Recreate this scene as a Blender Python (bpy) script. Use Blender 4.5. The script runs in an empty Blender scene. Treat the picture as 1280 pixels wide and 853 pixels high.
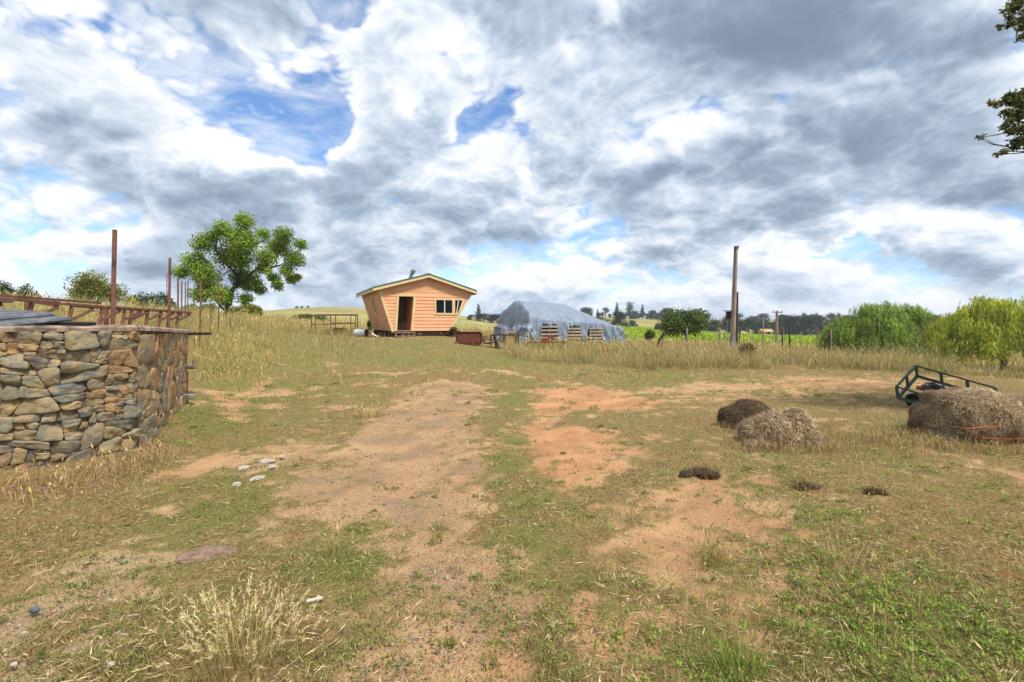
import bpy, math, random
import numpy as np
from mathutils import Vector, Matrix
R = math.radians
C = bpy.context.scene
COL = C.collection
EYE, F, HZ = 1.6, 604.0, 403.0          # camera height, focal length and horizon row measured on the photograph

# ------------------------------------------------------------------ camera
cam = bpy.data.cameras.new('camera'); camo = bpy.data.objects.new('camera', cam); COL.objects.link(camo)
camo.location = (0, 0, EYE); camo.rotation_euler = (R(90), 0, 0)
cam.sensor_width = 36; cam.lens = F/1280*36; cam.shift_y = -(426.5-HZ)/1280
cam.clip_start = 0.05; cam.clip_end = 9000
C.camera = camo
C.view_settings.view_transform = 'Standard'; C.view_settings.look = 'None'
C.view_settings.exposure = 0.70; C.view_settings.gamma = 1.0
C.cycles.max_bounces = 6; C.cycles.transparent_max_bounces = 8

# ------------------------------------------------------------------ sun
SUN_EL, SUN_AZ = R(58), R(142)           # azimuth clockwise from +Y: behind and right of the camera
sd = Vector((math.sin(SUN_AZ)*math.cos(SUN_EL), math.cos(SUN_AZ)*math.cos(SUN_EL), math.sin(SUN_EL)))
sl = bpy.data.lights.new('sun', 'SUN'); so = bpy.data.objects.new('sun', sl); COL.objects.link(so)
sl.energy = 3.1; sl.angle = R(9); sl.color = (1.0, 0.95, 0.86)
so.rotation_euler = (-sd).to_track_quat('-Z', 'Y').to_euler(); so.location = sd*50

# ------------------------------------------------------------------ node helpers
class NT:
    def __init__(s, nt): s.nt = nt; s.n = nt.nodes; s.l = nt.links
    def nd(s, typ, ins=None, **props):
        n = s.n.new(typ)
        for k, v in props.items(): setattr(n, k, v)
        for k, v in (ins or {}).items(): s.set(n.inputs[k], v)
        return n
    def set(s, sock, v):
        if isinstance(v, bpy.types.NodeSocket): s.l.new(v, sock)
        else: sock.default_value = v
    def m(s, op, a, b=None, c=None, clamp=False):
        n = s.n.new('ShaderNodeMath'); n.operation = op; n.use_clamp = clamp
        for i, v in enumerate((a, b, c)):
            if v is not None: s.set(n.inputs[i], v)
        return n.outputs[0]
    def v(s, op, a, b=None, c=None):
        n = s.n.new('ShaderNodeVectorMath'); n.operation = op
        for i, v in enumerate((a, b, c)):
            if v is not None: s.set(n.inputs[i], v)
        return n.outputs['Value'] if op in ('LENGTH', 'DOT_PRODUCT') else n.outputs[0]
    def vs(s, a, k):
        n = s.n.new('ShaderNodeVectorMath'); n.operation = 'SCALE'; s.set(n.inputs[0], a); s.set(n.inputs['Scale'], k); return n.outputs[0]
    def noise(s, vec, scale, detail=4, rough=0.5, dist=0.0, col=False):
        n = s.nd('ShaderNodeTexNoise', {'Scale': scale, 'Detail': detail, 'Roughness': rough, 'Distortion': dist})
        if vec is not None: s.l.new(vec, n.inputs['Vector'])
        return n.outputs['Color' if col else 'Fac']
    def ss(s, x, lo, hi, a=0.0, b=1.0):
        n = s.nd('ShaderNodeMapRange', {'Value': x, 'From Min': lo, 'From Max': hi, 'To Min': a, 'To Max': b}, interpolation_type='SMOOTHSTEP')
        return n.outputs[0]
    def mix(s, f, a, b, blend='MIX'):
        n = s.n.new('ShaderNodeMix'); n.data_type = 'RGBA'; n.blend_type = blend
        for i, v in ((0, f), (6, a), (7, b)):
            if isinstance(v, tuple) and len(v) == 3: v = v+(1,)
            s.set(n.inputs[i], v)
        return n.outputs[2]

# ------------------------------------------------------------------ world: sky texture under broken cloud
def px2sky(px, py): return math.atan2(px-640, F), (HZ-py)/math.hypot(F, px-640)
w = bpy.data.worlds.new('World'); C.world = w; w.use_nodes = True
nt = NT(w.node_tree); nt.n.clear()
sky = nt.nd('ShaderNodeTexSky', sky_type='NISHITA', sun_disc=False, sun_elevation=SUN_EL, sun_rotation=SUN_AZ, altitude=400, dust_density=0.6, ozone_density=3.0)
tc = nt.nd('ShaderNodeTexCoord').outputs['Generated']
sep = nt.nd('ShaderNodeSeparateXYZ', {0: tc})
X, Y, Z = sep.outputs
hyp = nt.m('SQRT', nt.m('ADD', nt.m('MULTIPLY', X, X), nt.m('MULTIPLY', Y, Y)))
az = nt.m('ARCTAN2', X, Y); tv = nt.m('DIVIDE', Z, nt.m('MAXIMUM', hyp, 0.02))
P0 = nt.nd('ShaderNodeCombineXYZ', {0: az, 1: tv, 2: 0.0}).outputs[0]
def proj(vec):
    Zp = nt.m('ADD', nt.m('MAXIMUM', nt.nd('ShaderNodeSeparateXYZ', {0: vec}).outputs[2], 0.0), 0.80)
    return nt.v('MULTIPLY', nt.v('DIVIDE', vec, nt.nd('ShaderNodeCombineXYZ', {0: Zp, 1: Zp, 2: Zp}).outputs[0]), (1.0, 1.0, 1.7))
q = proj(tc)
wq = nt.v('SUBTRACT', nt.noise(q, 3.0, 3, 0.5, 0, True), (0.5, 0.5, 0.5))
wp = nt.v('SUBTRACT', nt.noise(q, 6.0, 8, 0.55, 0, True), (0.5, 0.5, 0.5))
P = nt.v('ADD', P0, nt.vs(wp, 0.24))
def blobs(lst):
    tot = None
    for px, py, rx, ry, amp in lst:
        a, b = px2sky(px, py)
        sx = 1/max(0.01, (px2sky(px+rx, py)[0]-px2sky(px-rx, py)[0])/2); sy = 1/(ry/math.hypot(F, px-640))
        vv = nt.v('MULTIPLY_ADD', P, (sx, sy, 0), (-a*sx, -b*sy, 0))
        g = nt.nd('ShaderNodeTexGradient', {0: vv}, gradient_type='QUADRATIC_SPHERE').outputs['Fac']
        tot = nt.m('MULTIPLY', g, amp) if tot is None else nt.m('MULTIPLY_ADD', g, amp, tot)
    return tot
#SKYBLOBS
hole = blobs([(395,150,100,120,1.15),(330,180,170,70,.9),(510,125,70,90,.9),(600,170,60,80,.9),(650,140,50,70,.7),(425,20,90,60,.8),
              (230,95,120,60,.8),(110,15,190,60,.75),(565,70,70,60,.6),(300,385,150,35,.5),(60,345,120,30,.4),(1050,306,90,22,.7),(20,130,60,80,.4),
              (820,110,40,20,.2),(1180,300,80,20,.3),(700,60,50,40,.4)])
drk = blobs([(250,235,190,70,.78),(110,185,130,80,.45),(360,250,120,50,.5),(600,275,170,60,.75),(440,300,140,50,.5),
             (930,40,330,140,1.0),(800,225,150,90,.95),(1100,165,290,140,1.0),(1010,265,260,60,.85),(1230,235,150,60,.8),(1200,60,200,120,.7),
             (1000,30,220,120,.5),(950,190,180,90,.7),(900,300,220,40,.6),(1220,330,150,40,.5),(700,215,80,50,.5),(30,290,120,60,.2),
             (200,345,200,40,.45),(520,340,260,40,.35),(0,190,60,70,.35),(480,210,60,30,.3),(340,30,140,50,.35),(170,30,180,45,.4),(760,20,120,60,.6)])
lit = blobs([(110,90,120,90,1.0),(240,175,150,60,.85),(340,185,70,60,.5),(480,90,140,110,.75),(540,200,150,80,.7),(700,120,90,110,.85),(750,175,70,40,.6),
             (850,125,100,45,.35),(1060,110,110,45,.25),(1120,225,150,35,.85),(1010,245,60,22,.5),(50,260,140,50,.6),(640,260,70,40,.3),(170,330,160,40,.3),
             (350,60,140,50,.6),(400,280,110,40,.4),(870,330,300,30,.35),(1000,370,300,30,.45),(1180,300,80,25,.3)])
wv = nt.v('ADD', nt.vs(wq, 0.08), nt.vs(nt.v('SUBTRACT', nt.noise(q, 15.0, 4, 0.5, 0, True), (0.5, 0.5, 0.5)), 0.035))
def puff(vec, n):
    t = None
    for sc, w_ in ((4.3, 0.95), (9.5, 0.46), (22.0, 0.27), (52.0, 0.16))[:n]:
        k = nt.m('ABSOLUTE', nt.m('SUBTRACT', nt.noise(vec, sc, 0, 0.5), 0.5))
        t = nt.m('MULTIPLY', k, w_*2) if t is None else nt.m('MULTIPLY_ADD', k, w_*2, t)
    return t
# cloud density here, and a little way towards the light overhead: what lies above dims what lies below
bias = nt.m('ADD', nt.m('SUBTRACT', nt.m('ADD', nt.m('MULTIPLY', drk, 0.20), nt.m('MULTIPLY', lit, 0.20)), nt.m('MULTIPLY', hole, 0.42)), 0.07)
def density(step, n, det):
    v_ = q if step == 0 else proj(nt.v('NORMALIZE', nt.v('ADD', tc, (step*0.35, -step*0.1, step))))
    v_ = nt.v('ADD', v_, wv)
    return nt.m('ADD', nt.m('MULTIPLY_ADD', puff(v_, n), 0.50, nt.m('MULTIPLY', nt.noise(v_, 2.5, det, 0.5, 0.0), 0.80)), bias)
d0 = density(0, 4, 9); d1 = density(0.022, 4, 6); d2 = density(0.060, 3, 4); d3 = density(0.13, 2, 2)
pos_ = lambda d: nt.m('MAXIMUM', nt.m('SUBTRACT', d, 0.5), 0.0)
cov = nt.ss(d0, 0.44, 0.61)
wisp = nt.ss(nt.noise(nt.v('MULTIPLY', nt.v('ADD', q, nt.vs(wq, 0.35)), (1.0, 1.6, 2.2)), 4.5, 9, 0.62), 0.36, 0.70, 0.0, 0.74)
cov = nt.m('MAXIMUM', cov, wisp)
tau = nt.m('ADD', nt.m('MULTIPLY', pos_(d1), 1.9), nt.m('ADD', nt.m('MULTIPLY', pos_(d2), 1.5), nt.m('MULTIPLY', pos_(d3), 0.9)))
rim = nt.m('SUBTRACT', d0, d1)
sh = nt.m('POWER', 2.718, nt.m('MULTIPLY', nt.m('MULTIPLY', tau, nt.m('ADD', nt.m('MULTIPLY', drk, 0.55), 1.0)), -1.12))
sh = nt.m('ADD', sh, nt.m('MULTIPLY', rim, nt.m('SUBTRACT', 1.5, nt.m('MULTIPLY', drk, 0.45))))
sh = nt.m('SUBTRACT', sh, nt.m('MULTIPLY', drk, 0.31))
sh = nt.m('ADD', nt.m('ADD', sh, nt.m('MULTIPLY', lit, 0.40)), 0.15)
sh = nt.ss(sh, -0.32, 1.08)
cr = nt.nd('ShaderNodeValToRGB', {0: sh}); e = cr.color_ramp.elements
e[0].position = 0.0; e[0].color = (0.165, 0.215, 0.29, 1)
e[1].position = 1.0; e[1].color = (0.76, 0.775, 0.79, 1)
for p, c in ((0.22, (0.245, 0.305, 0.395, 1)), (0.5, (0.375, 0.45, 0.55, 1)), (0.75, (0.55, 0.605, 0.68, 1))):
    k = e.new(p); k.color = c
cloudcol = nt.vs(cr.outputs[0], 8.7)                                     # Background strength is 0.1
hz = nt.ss(Z, 0.0, 0.16, 1.0, 0.0)
skycol = nt.mix(1.0, nt.mix(nt.m('MULTIPLY', hz, 0.25), sky.outputs[0], (3.6, 4.6, 6.4)), (0.92, 1.12, 1.28), 'MULTIPLY')
final = nt.mix(cov, skycol, cloudcol)
final = nt.mix(nt.m('MULTIPLY', hz, 0.22), final, (4.4, 5.1, 6.2))
bg = nt.nd('ShaderNodeBackground', {0: final, 1: 0.1})
out = nt.nd('ShaderNodeOutputWorld'); nt.l.new(bg.outputs[0], out.inputs[0])
w.cycles.sampling_method = 'MANUAL'; w.cycles.sample_map_resolution = 512

# ------------------------------------------------------------------ numeric helpers
def lin(r, g, b, k=1.0):
    f = lambda c: (c/12.92 if c <= 0.04045 else ((c+0.055)/1.055)**2.4)
    return (f(r/255)*k, f(g/255)*k, f(b/255)*k)
def sstep(x, a, b):
    t = np.clip((x-a)/(b-a), 0, 1); return t*t*(3-2*t)
def _hash(ix, iy, seed):
    h = (ix.astype(np.int64)*374761393 + iy.astype(np.int64)*668265263 + seed*1442695041) & 0xffffffff
    h = ((h ^ (h >> 13))*1274126177) & 0xffffffff
    return ((h ^ (h >> 16)) & 0xffff)/65535.0
def vnoise(x, y, seed=0):
    ix = np.floor(x); iy = np.floor(y); fx = x-ix; fy = y-iy
    fx = fx*fx*(3-2*fx); fy = fy*fy*(3-2*fy)
    a = _hash(ix, iy, seed); b = _hash(ix+1, iy, seed); c = _hash(ix, iy+1, seed); d = _hash(ix+1, iy+1, seed)
    return (a*(1-fx)+b*fx)*(1-fy)+(c*(1-fx)+d*fx)*fy
def fbm(x, y, seed=0, octv=4, rough=0.5):
    t = 0; a = 1; s = 0
    for i in range(octv):
        t = t+a*vnoise(x*2**i+17.3*i, y*2**i-9.1*i, seed+i*7); s += a; a *= rough
    return t/s
def at(px, py, d): return ((px-640)/F*d, d, EYE+(HZ-py)/F*d)            # a point seen at a pixel, at a depth

# ------------------------------------------------------------------ terrain
CP = [(x, y, 0.0) for x in (-3.5, 0, 4, 9) for y in (-4, 0, 3, 6, 9)]
CP += [(0, 13, 0), (5, 13, 0), (10, 13, -.02), (14, 12, -.05), (-3.5, 13, .12), (-40, -40, 0), (0, -40, 0), (40, -40, 0), (20, 0, 0), (-20, -5, .3), (-7, 0, .03),
       (-5.6, 5.0, 0.0), (-9, 3.6, .1), (-5.9, 9.6, .12), (-8.5, 8, .85), (-9.5, 10.5, 1.0), (-14, 11, 1.4), (-12, 16, 1.3), (-9, 14, .85), (-16, 20, 1.7), (-6, 14, .35)]
for px, py, d in ((330,424,20),(420,430,20),(320,404,30),(285,403,33),(530,421,26.5),(470,421,28),(590,424,27),(620,433,25),(700,431,28),(760,434,29),(700,455,18),
                  (840,463,16.5),(1000,462,16.5),(840,441,26),(917,436,30),(1100,457,20),(1253,468,22),(1330,472,20),(1100,441,32),(560,440,20),(640,445,20),(600,455,16),
                  (0,386,31),(100,388,31),(200,392,33),(-150,384,32),(0,394,60),(200,398,60),(-200,395,70),
                  (830,425,60),(830,414,150),(1000,434,50),(1000,421,170),(900,419,170),(950,419,200),(1200,421,200),(1500,421,200),(900,402,360),(810,399,330),(800,413,200),(740,396,360),
                  (1000,404,420),(1250,404,420),(1600,400,420),(390,384.5,260),(330,391,240),(450,387,260),(560,397,240),(610,405,200),(650,411,160),(400,400,120),(470,403,120),(420,405,60),(390,417,34),
                  (560,408,70),(640,419,60),(200,393,200),(0,393,200),(-400,393,200),(700,414,120),(300,396,130)):
    CP.append(at(px, py, d))
for a in range(0, 360, 30):
    CP.append((900*math.sin(R(a)), 900*math.cos(R(a)), 6.0)); CP.append((4000*math.sin(R(a)), 4000*math.cos(R(a)), 9.0))
CP = np.array(CP)
def wrp(x, s=9.0): return np.arcsinh(x/s)
def _phi(x, y):
    dx = wrp(x)[:, None]-wrp(CP[:, 0])[None]; dy = wrp(y)[:, None]-wrp(CP[:, 1])[None]
    return np.sqrt(dx*dx+dy*dy+0.012)
_A = _phi(CP[:, 0], CP[:, 1]); _W = np.linalg.solve(_A+np.eye(len(CP))*1e-3, CP[:, 2]-0.5)
def hz0(x, y):
    x = np.atleast_1d(np.asarray(x, float)).ravel(); y = np.atleast_1d(np.asarray(y, float)).ravel()
    o = np.empty_like(x)
    for i in range(0, len(x), 60000): o[i:i+60000] = _phi(x[i:i+60000], y[i:i+60000])@_W+0.5
    return o
def topx(x, y, z=0.0):
    yy = np.maximum(y, 0.3); return 640+F*x/yy, HZ+F*(EYE-z)/yy
def inpoly_sd(px, py, poly):
    n = len(poly); d = np.full(px.shape, 1e9); ins = np.zeros(px.shape, bool)
    for i in range(n):
        ax, ay = poly[i]; bx, by = poly[(i+1) % n]
        ex, ey = bx-ax, by-ay; t = np.clip(((px-ax)*ex+(py-ay)*ey)/(ex*ex+ey*ey+1e-9), 0, 1)
        d = np.minimum(d, np.hypot(px-ax-t*ex, py-ay-t*ey))
        c = ((ay > py) != (by > py)); xx = ax+(py-ay)/(by-ay+1e-12)*ex
        ins ^= c & (px < xx)
    return np.where(ins, d, -d)
def gp(px, py): d = EYE*F/(py-HZ); return ((px-640)/F*d, d)              # pixel to flat ground
# bare patches: (outline on the ground, softness in metres, redness, gravel)
DIRT = [([(498,492),(520,484),(560,479),(600,480),(625,492),(598,501),(588,520),(612,560),(618,600),(605,640),(650,700),(668,760),(705,860),(425,860),(438,805),(495,745),(480,690),(430,655),(335,642),(345,612),(398,580),(445,540),(482,512)], .28, .42, 1.0),
        ([(668,484),(740,480),(828,500),(812,512),(722,512),(688,520),(700,530),(762,540),(792,560),(765,600),(722,627),(682,612),(660,580),(655,540),(668,510)], .25, .8, .15),
        ([(775,640),(800,612),(870,598),(955,606),(975,640),(930,690),(880,750),(835,760),(800,700)], .55, .6, .2),
        ([(-200,900),(-200,790),(0,762),(60,722),(130,682),(215,672),(213,702),(165,760),(110,800),(60,880)], .22, .12, .9),
        ([(205,592),(270,566),(310,560),(318,575),(262,592)], .2, .5, .2), ([(192,628),(232,634),(215,645)], .1, .3, .2),
        ([(812,485),(880,478),(965,482),(955,488),(830,491)], .35, .3, .4), ([(330,560),(400,548),(430,556),(360,580),(320,590)], .25, .3, .5),
        ([(480,438),(520,436),(525,441),(490,443)], .5, .5, .1), ([(890,500),(980,470),(1130,474),(1150,482),(1000,492)], 1.4, .55, .1),
        ([(640,830),(760,790),(800,860),(660,880)], .35, .75, .3), ([(270,500),(300,505),(310,530),(280,525)], .2, .6, .1)]
DIRTW = [([gp(*p) for p in poly], s, r, g) for poly, s, r, g in DIRT]
GREEN = [(640,560,45,120,.5),(600,690,60,50,.25),(430,760,60,100,.55),(440,690,50,40,.5),(330,520,110,60,.35),(270,520,45,30,.7),(620,455,330,22,.40),(400,450,150,40,.30),
         (480,590,60,20,.2),(560,650,60,30,.2),(680,660,60,40,.45),(700,740,60,60,.35),(1000,740,170,110,.35),(1180,790,130,80,.4),(920,830,90,50,.45),(780,500,90,20,.25),(950,500,80,30,.3),
         (250,640,120,50,.3),(230,730,60,60,.35),(140,820,70,50,.3),(1060,640,180,60,.22),(880,480,130,14,.25),(60,660,100,70,.1),(300,590,70,40,.3),(150,610,100,20,.15),(740,520,60,10,.35),(1090,530,80,40,.3)]
def masks(x, y, z=None):
    """dirt, green, red, gravel for ground points"""
    x = np.asarray(x, float); y = np.asarray(y, float)
    dirt = np.zeros_like(x); red = np.full_like(x, .35); grav = np.zeros_like(x)
    near = (y > -3) & (y < 30) & (np.abs(x) < 22)
    xs, ys = x[near], y[near]
    nz = fbm(xs*1.7, ys*1.7, 3, 4, .6)-.5; nz2 = fbm(xs*5.0, ys*5.0, 11, 4, .72)-.5
    dd = np.zeros_like(xs); rr = np.full_like(xs, .35); gg = np.zeros_like(xs)
    for poly, s, r, g in DIRTW:
        sdist = inpoly_sd(xs, ys, poly)
        m = sstep(sdist+s*(2.0*nz+3.6*nz2), -s*1.5, s*1.5)
        rr = rr*(1-m)+r*m; gg = gg*(1-m)+g*m; dd = np.maximum(dd, m)
    dirt[near] = dd; red[near] = rr; grav[near] = gg
    sc = fbm(x*.55, y*.55, 21, 4, .55); sc2 = fbm(x*2.4, y*2.4, 25, 4, .6)
    dirt = np.maximum(dirt, .75*sstep(sc*.5+sc2*.55, .56, .74)*(y < 15))
    isl = sstep(fbm(x*3.4, y*3.4, 27, 5, .74), .52, .66); dirt = dirt*(1-.55*isl)
    px, py = topx(x, y)
    green = .10+.95*(fbm(x*.9, y*.9, 31, 4, .6)-.42)+1.1*(fbm(x*3.6, y*3.6, 35, 4, .7)-.5)
    for gx, gy, rx, ry, a in GREEN:
        green = green+a*np.exp(-((px-gx)/rx)**2-((py-gy)/ry)**2)*(y > 0.5)
    green = np.clip(green, 0, 1)
    return dirt, green, red, grav
def bumps(x, y):
    r = np.hypot(x, y-4)
    near = 1-sstep(r, 12, 40)
    b = (fbm(x*.8, y*.8, 41, 3)-.5)*.10 + (fbm(x*3.2, y*3.2, 45, 4, .6)-.5)*.075 + (fbm(x*11, y*11, 49, 2)-.5)*.024
    far = (fbm(x*.02, y*.02, 51, 3)-.5)*sstep(r, 60, 300)*2.0
    return b*near+far
def height(x, y):
    x = np.atleast_1d(np.asarray(x, float)); y = np.atleast_1d(np.asarray(y, float))
    return hz0(x, y)+bumps(x, y)
def gz(x, y): return float(height([x], [y])[0])

# ------------------------------------------------------------------ materials
def mat(name):
    m = bpy.data.materials.new(name); m.use_nodes = True; n = NT(m.node_tree); n.n.clear()
    o = n.nd('ShaderNodeOutputMaterial'); b = n.nd('ShaderNodeBsdfPrincipled'); n.l.new(b.outputs[0], o.inputs[0])
    return m, n, b, o
def noisy(name, c1, c2, scale=6, rough=.8, bump=.3, stretch=(1, 1, 1), metal=0, detail=6, c3=None, bdist=.01, spec=.3):
    m, n, b, o = mat(name)
    co = n.v('MULTIPLY', n.nd('ShaderNodeTexCoord').outputs['Object'], stretch)
    f = n.ss(n.noise(co, scale, detail, .62), .3, .7)
    col = n.mix(f, c1, c2)
    if c3: col = n.mix(n.ss(n.noise(co, scale*.31, 5, .6, .4), .5, .68), col, c3)
    n.set(b.inputs['Base Color'], col); b.inputs['Roughness'].default_value = rough; b.inputs['Metallic'].default_value = metal
    b.inputs['Specular IOR Level'].default_value = spec
    if bump:
        bn = n.nd('ShaderNodeBump', {'Strength': bump, 'Distance': bdist, 'Height': n.noise(co, scale*2.3, 8, .65)}); n.l.new(bn.outputs[0], b.inputs['Normal'])
    return m
def leafmat(name, transl=.3, rough=.55, spec=.25):
    m, n, b, o = mat(name)
    a = n.nd('ShaderNodeAttribute', attribute_name='Col').outputs['Color']
    n.set(b.inputs['Base Color'], a); b.inputs['Roughness'].default_value = rough; b.inputs['Specular IOR Level'].default_value = spec
    if transl:
        t = n.nd('ShaderNodeBsdfTranslucent', {'Color': a}); mx = n.nd('ShaderNodeMixShader', {0: transl, 1: b.outputs[0], 2: t.outputs[0]}); n.l.new(mx.outputs[0], o.inputs[0])
    return m
LEAF = leafmat('leaves', .48); GRASS = leafmat('grass_blades', .25, .7, .15); STRAW = leafmat('straw', .12, .8, .1)
RUST = noisy('rusted_steel', lin(110,74,62,.9), lin(142,98,80,.85), 14, .8, .3, c3=lin(78,52,46))
RUSTG = noisy('grey_rusted_steel', lin(110,98,98,.8), lin(130,96,84,.8), 14, .75, .3)
BARK = noisy('bark', lin(92,78,66,.7), lin(55,45,38,.7), 9, .9, .7, (1, 1, .25), bdist=.02)
OLDWOOD = noisy('weathered_wood', lin(168,148,128,.75), lin(120,102,86,.75), 7, .85, .4, (1, 1, .2))
GREYWOOD = noisy('grey_pole_wood', lin(172,158,144,.85), lin(128,112,100,.8), 8, .85, .5, (1, 1, .12))
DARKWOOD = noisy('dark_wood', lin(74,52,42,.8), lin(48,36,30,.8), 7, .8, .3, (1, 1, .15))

# ------------------------------------------------------------------ mesh builders
class MB:
    def __init__(s): s.v = []; s.f = []; s.smooth = False
    def add(s, vs, fs):
        o = len(s.v); s.v += [tuple(p) for p in vs]; s.f += [tuple(i+o for i in f) for f in fs]; return s
    def hexa(s, p): return s.add(p, [(0,3,2,1),(4,5,6,7),(0,1,5,4),(1,2,6,5),(2,3,7,6),(3,0,4,7)])   # bottom ring, then top ring
    def box(s, c, sz, M=None):
        x, y, z = sz[0]/2, sz[1]/2, sz[2]/2
        p = [Vector(q) for q in ((-x,-y,-z),(x,-y,-z),(x,y,-z),(-x,y,-z),(-x,-y,z),(x,-y,z),(x,y,z),(-x,y,z))]
        if M: p = [M@q for q in p]
        return s.hexa([q+Vector(c) for q in p])
    def bar(s, a, b, w, h=None, up=(0, 0, 1)):
        a, b = Vector(a), Vector(b); h = h or w; d = (b-a).normalized(); u = Vector(up)
        if abs(d.dot(u)) > .98: u = Vector((0, 1, 0))
        x = d.cross(u).normalized()*w/2; y = x.cross(d).normalized()*h/2
        return s.hexa([a-x-y, a+x-y, a+x+y, a-x+y, b-x-y, b+x-y, b+x+y, b-x+y])
    def tube(s, pts, rad, n=8, cap=True):
        pts = [Vector(p) for p in pts]; rad = rad if hasattr(rad, '__len__') else [rad]*len(pts); o = len(s.v)
        prev = None
        for i, p in enumerate(pts):
            d = (pts[min(i+1, len(pts)-1)]-pts[max(i-1, 0)]).normalized()
            if prev is None: x = d.orthogonal().normalized()
            else:
                x = prev-d*prev.dot(d); x = x.normalized() if x.length > 1e-6 else d.orthogonal().normalized()
            prev = x; y = d.cross(x)
            for k in range(n):
                a = 2*math.pi*k/n; s.v.append(tuple(p+(x*math.cos(a)+y*math.sin(a))*rad[i]))
        for i in range(len(pts)-1):
            for k in range(n):
                a = o+i*n+k; b = o+i*n+(k+1) % n; s.f.append((a, b, b+n, a+n))
        if cap: s.f.append(tuple(o+k for k in range(n))[::-1]); s.f.append(tuple(o+(len(pts)-1)*n+k for k in range(n)))
        return s
    def torus(s, c, axis, r1, r2, n=24, m=8):
        axis = Vector(axis).normalized(); x = axis.orthogonal().normalized(); y = axis.cross(x); c = Vector(c); o = len(s.v)
        for i in range(n):
            a = 2*math.pi*i/n; d = x*math.cos(a)+y*math.sin(a)
            for k in range(m):
                b = 2*math.pi*k/m; s.v.append(tuple(c+d*(r1+r2*math.cos(b))+axis*r2*math.sin(b)))
        for i in range(n):
            for k in range(m):
                s.f.append((o+i*m+k, o+((i+1) % n)*m+k, o+((i+1) % n)*m+(k+1) % m, o+i*m+(k+1) % m))
        return s
    def build(s, name, m, parent=None, smooth=False, origin=None, bevel=0):
        me = bpy.data.meshes.new(name); l = Vector((0, 0, 0))
        if origin is not None: l = Vector(origin)
        elif parent is not None:
            t = parent
            while t is not None: l = l+t.location; t = t.parent
        me.from_pydata([(x-l.x, y-l.y, z-l.z) for x, y, z in s.v], [], s.f); me.validate(); me.update()
        if smooth: me.polygons.foreach_set('use_smooth', [True]*len(me.polygons))
        me.materials.append(m); o = bpy.data.objects.new(name, me); COL.objects.link(o)
        if parent is not None: o.parent = parent
        elif origin is not None: o.location = l
        if bevel:
            bv = o.modifiers.new('bevel', 'BEVEL'); bv.width = bevel; bv.segments = 2
        return o
def np_mesh(name, verts, loops, counts, m, parent=None, origin=(0, 0, 0), col=None, smooth=False, attrs=None):
    me = bpy.data.meshes.new(name); verts = np.asarray(verts, np.float32)-np.asarray(origin, np.float32)
    me.vertices.add(len(verts)); me.vertices.foreach_set('co', verts.ravel())
    me.loops.add(len(loops)); me.loops.foreach_set('vertex_index', np.asarray(loops, np.int32))
    counts = np.asarray(counts, np.int32); me.polygons.add(len(counts))
    st = np.zeros(len(counts), np.int32); st[1:] = np.cumsum(counts)[:-1]; me.polygons.foreach_set('loop_start', st)
    me.update(calc_edges=True)
    if smooth: me.polygons.foreach_set('use_smooth', np.ones(len(counts), bool))
    if col is not None:
        a = me.color_attributes.new('Col', 'FLOAT_COLOR', 'POINT'); c = np.ones((len(verts), 4), np.float32); c[:, :3] = col; a.data.foreach_set('color', c.ravel())
    for k, v in (attrs or {}).items():
        a = me.color_attributes.new(k, 'FLOAT_COLOR', 'POINT'); a.data.foreach_set('color', np.asarray(v, np.float32).ravel())
    me.materials.append(m); o = bpy.data.objects.new(name, me); COL.objects.link(o)
    if parent is not None: o.parent = parent
    else: o.location = origin
    return o
def tag(o, label=None, cat=None, group=None, kind=None):
    for k, v in (('label', label), ('category', cat), ('group', group), ('kind', kind)):
        if v: o[k] = v
    return o
def thing(name, label, cat, loc=(0, 0, 0), group=None):
    o = bpy.data.objects.new(name, None); COL.objects.link(o); o.location = loc; o.empty_display_size = .2
    return tag(o, label, cat, group)
def copy_thing(root, loc, rotz=0, scale=1, label=None, group=None):
    r = root.copy(); COL.objects.link(r); r.location = loc; r.rotation_euler = (0, 0, rotz)
    r.scale = scale if hasattr(scale, '__len__') else (scale,)*3
    if label: r['label'] = label
    if group: r['group'] = group
    for ch in list(root.children):
        c = ch.copy(); COL.objects.link(c); c.parent = r
        for g in list(ch.children):
            d = g.copy(); COL.objects.link(d); d.parent = c
    return r
rng = np.random.default_rng(7)
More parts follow.
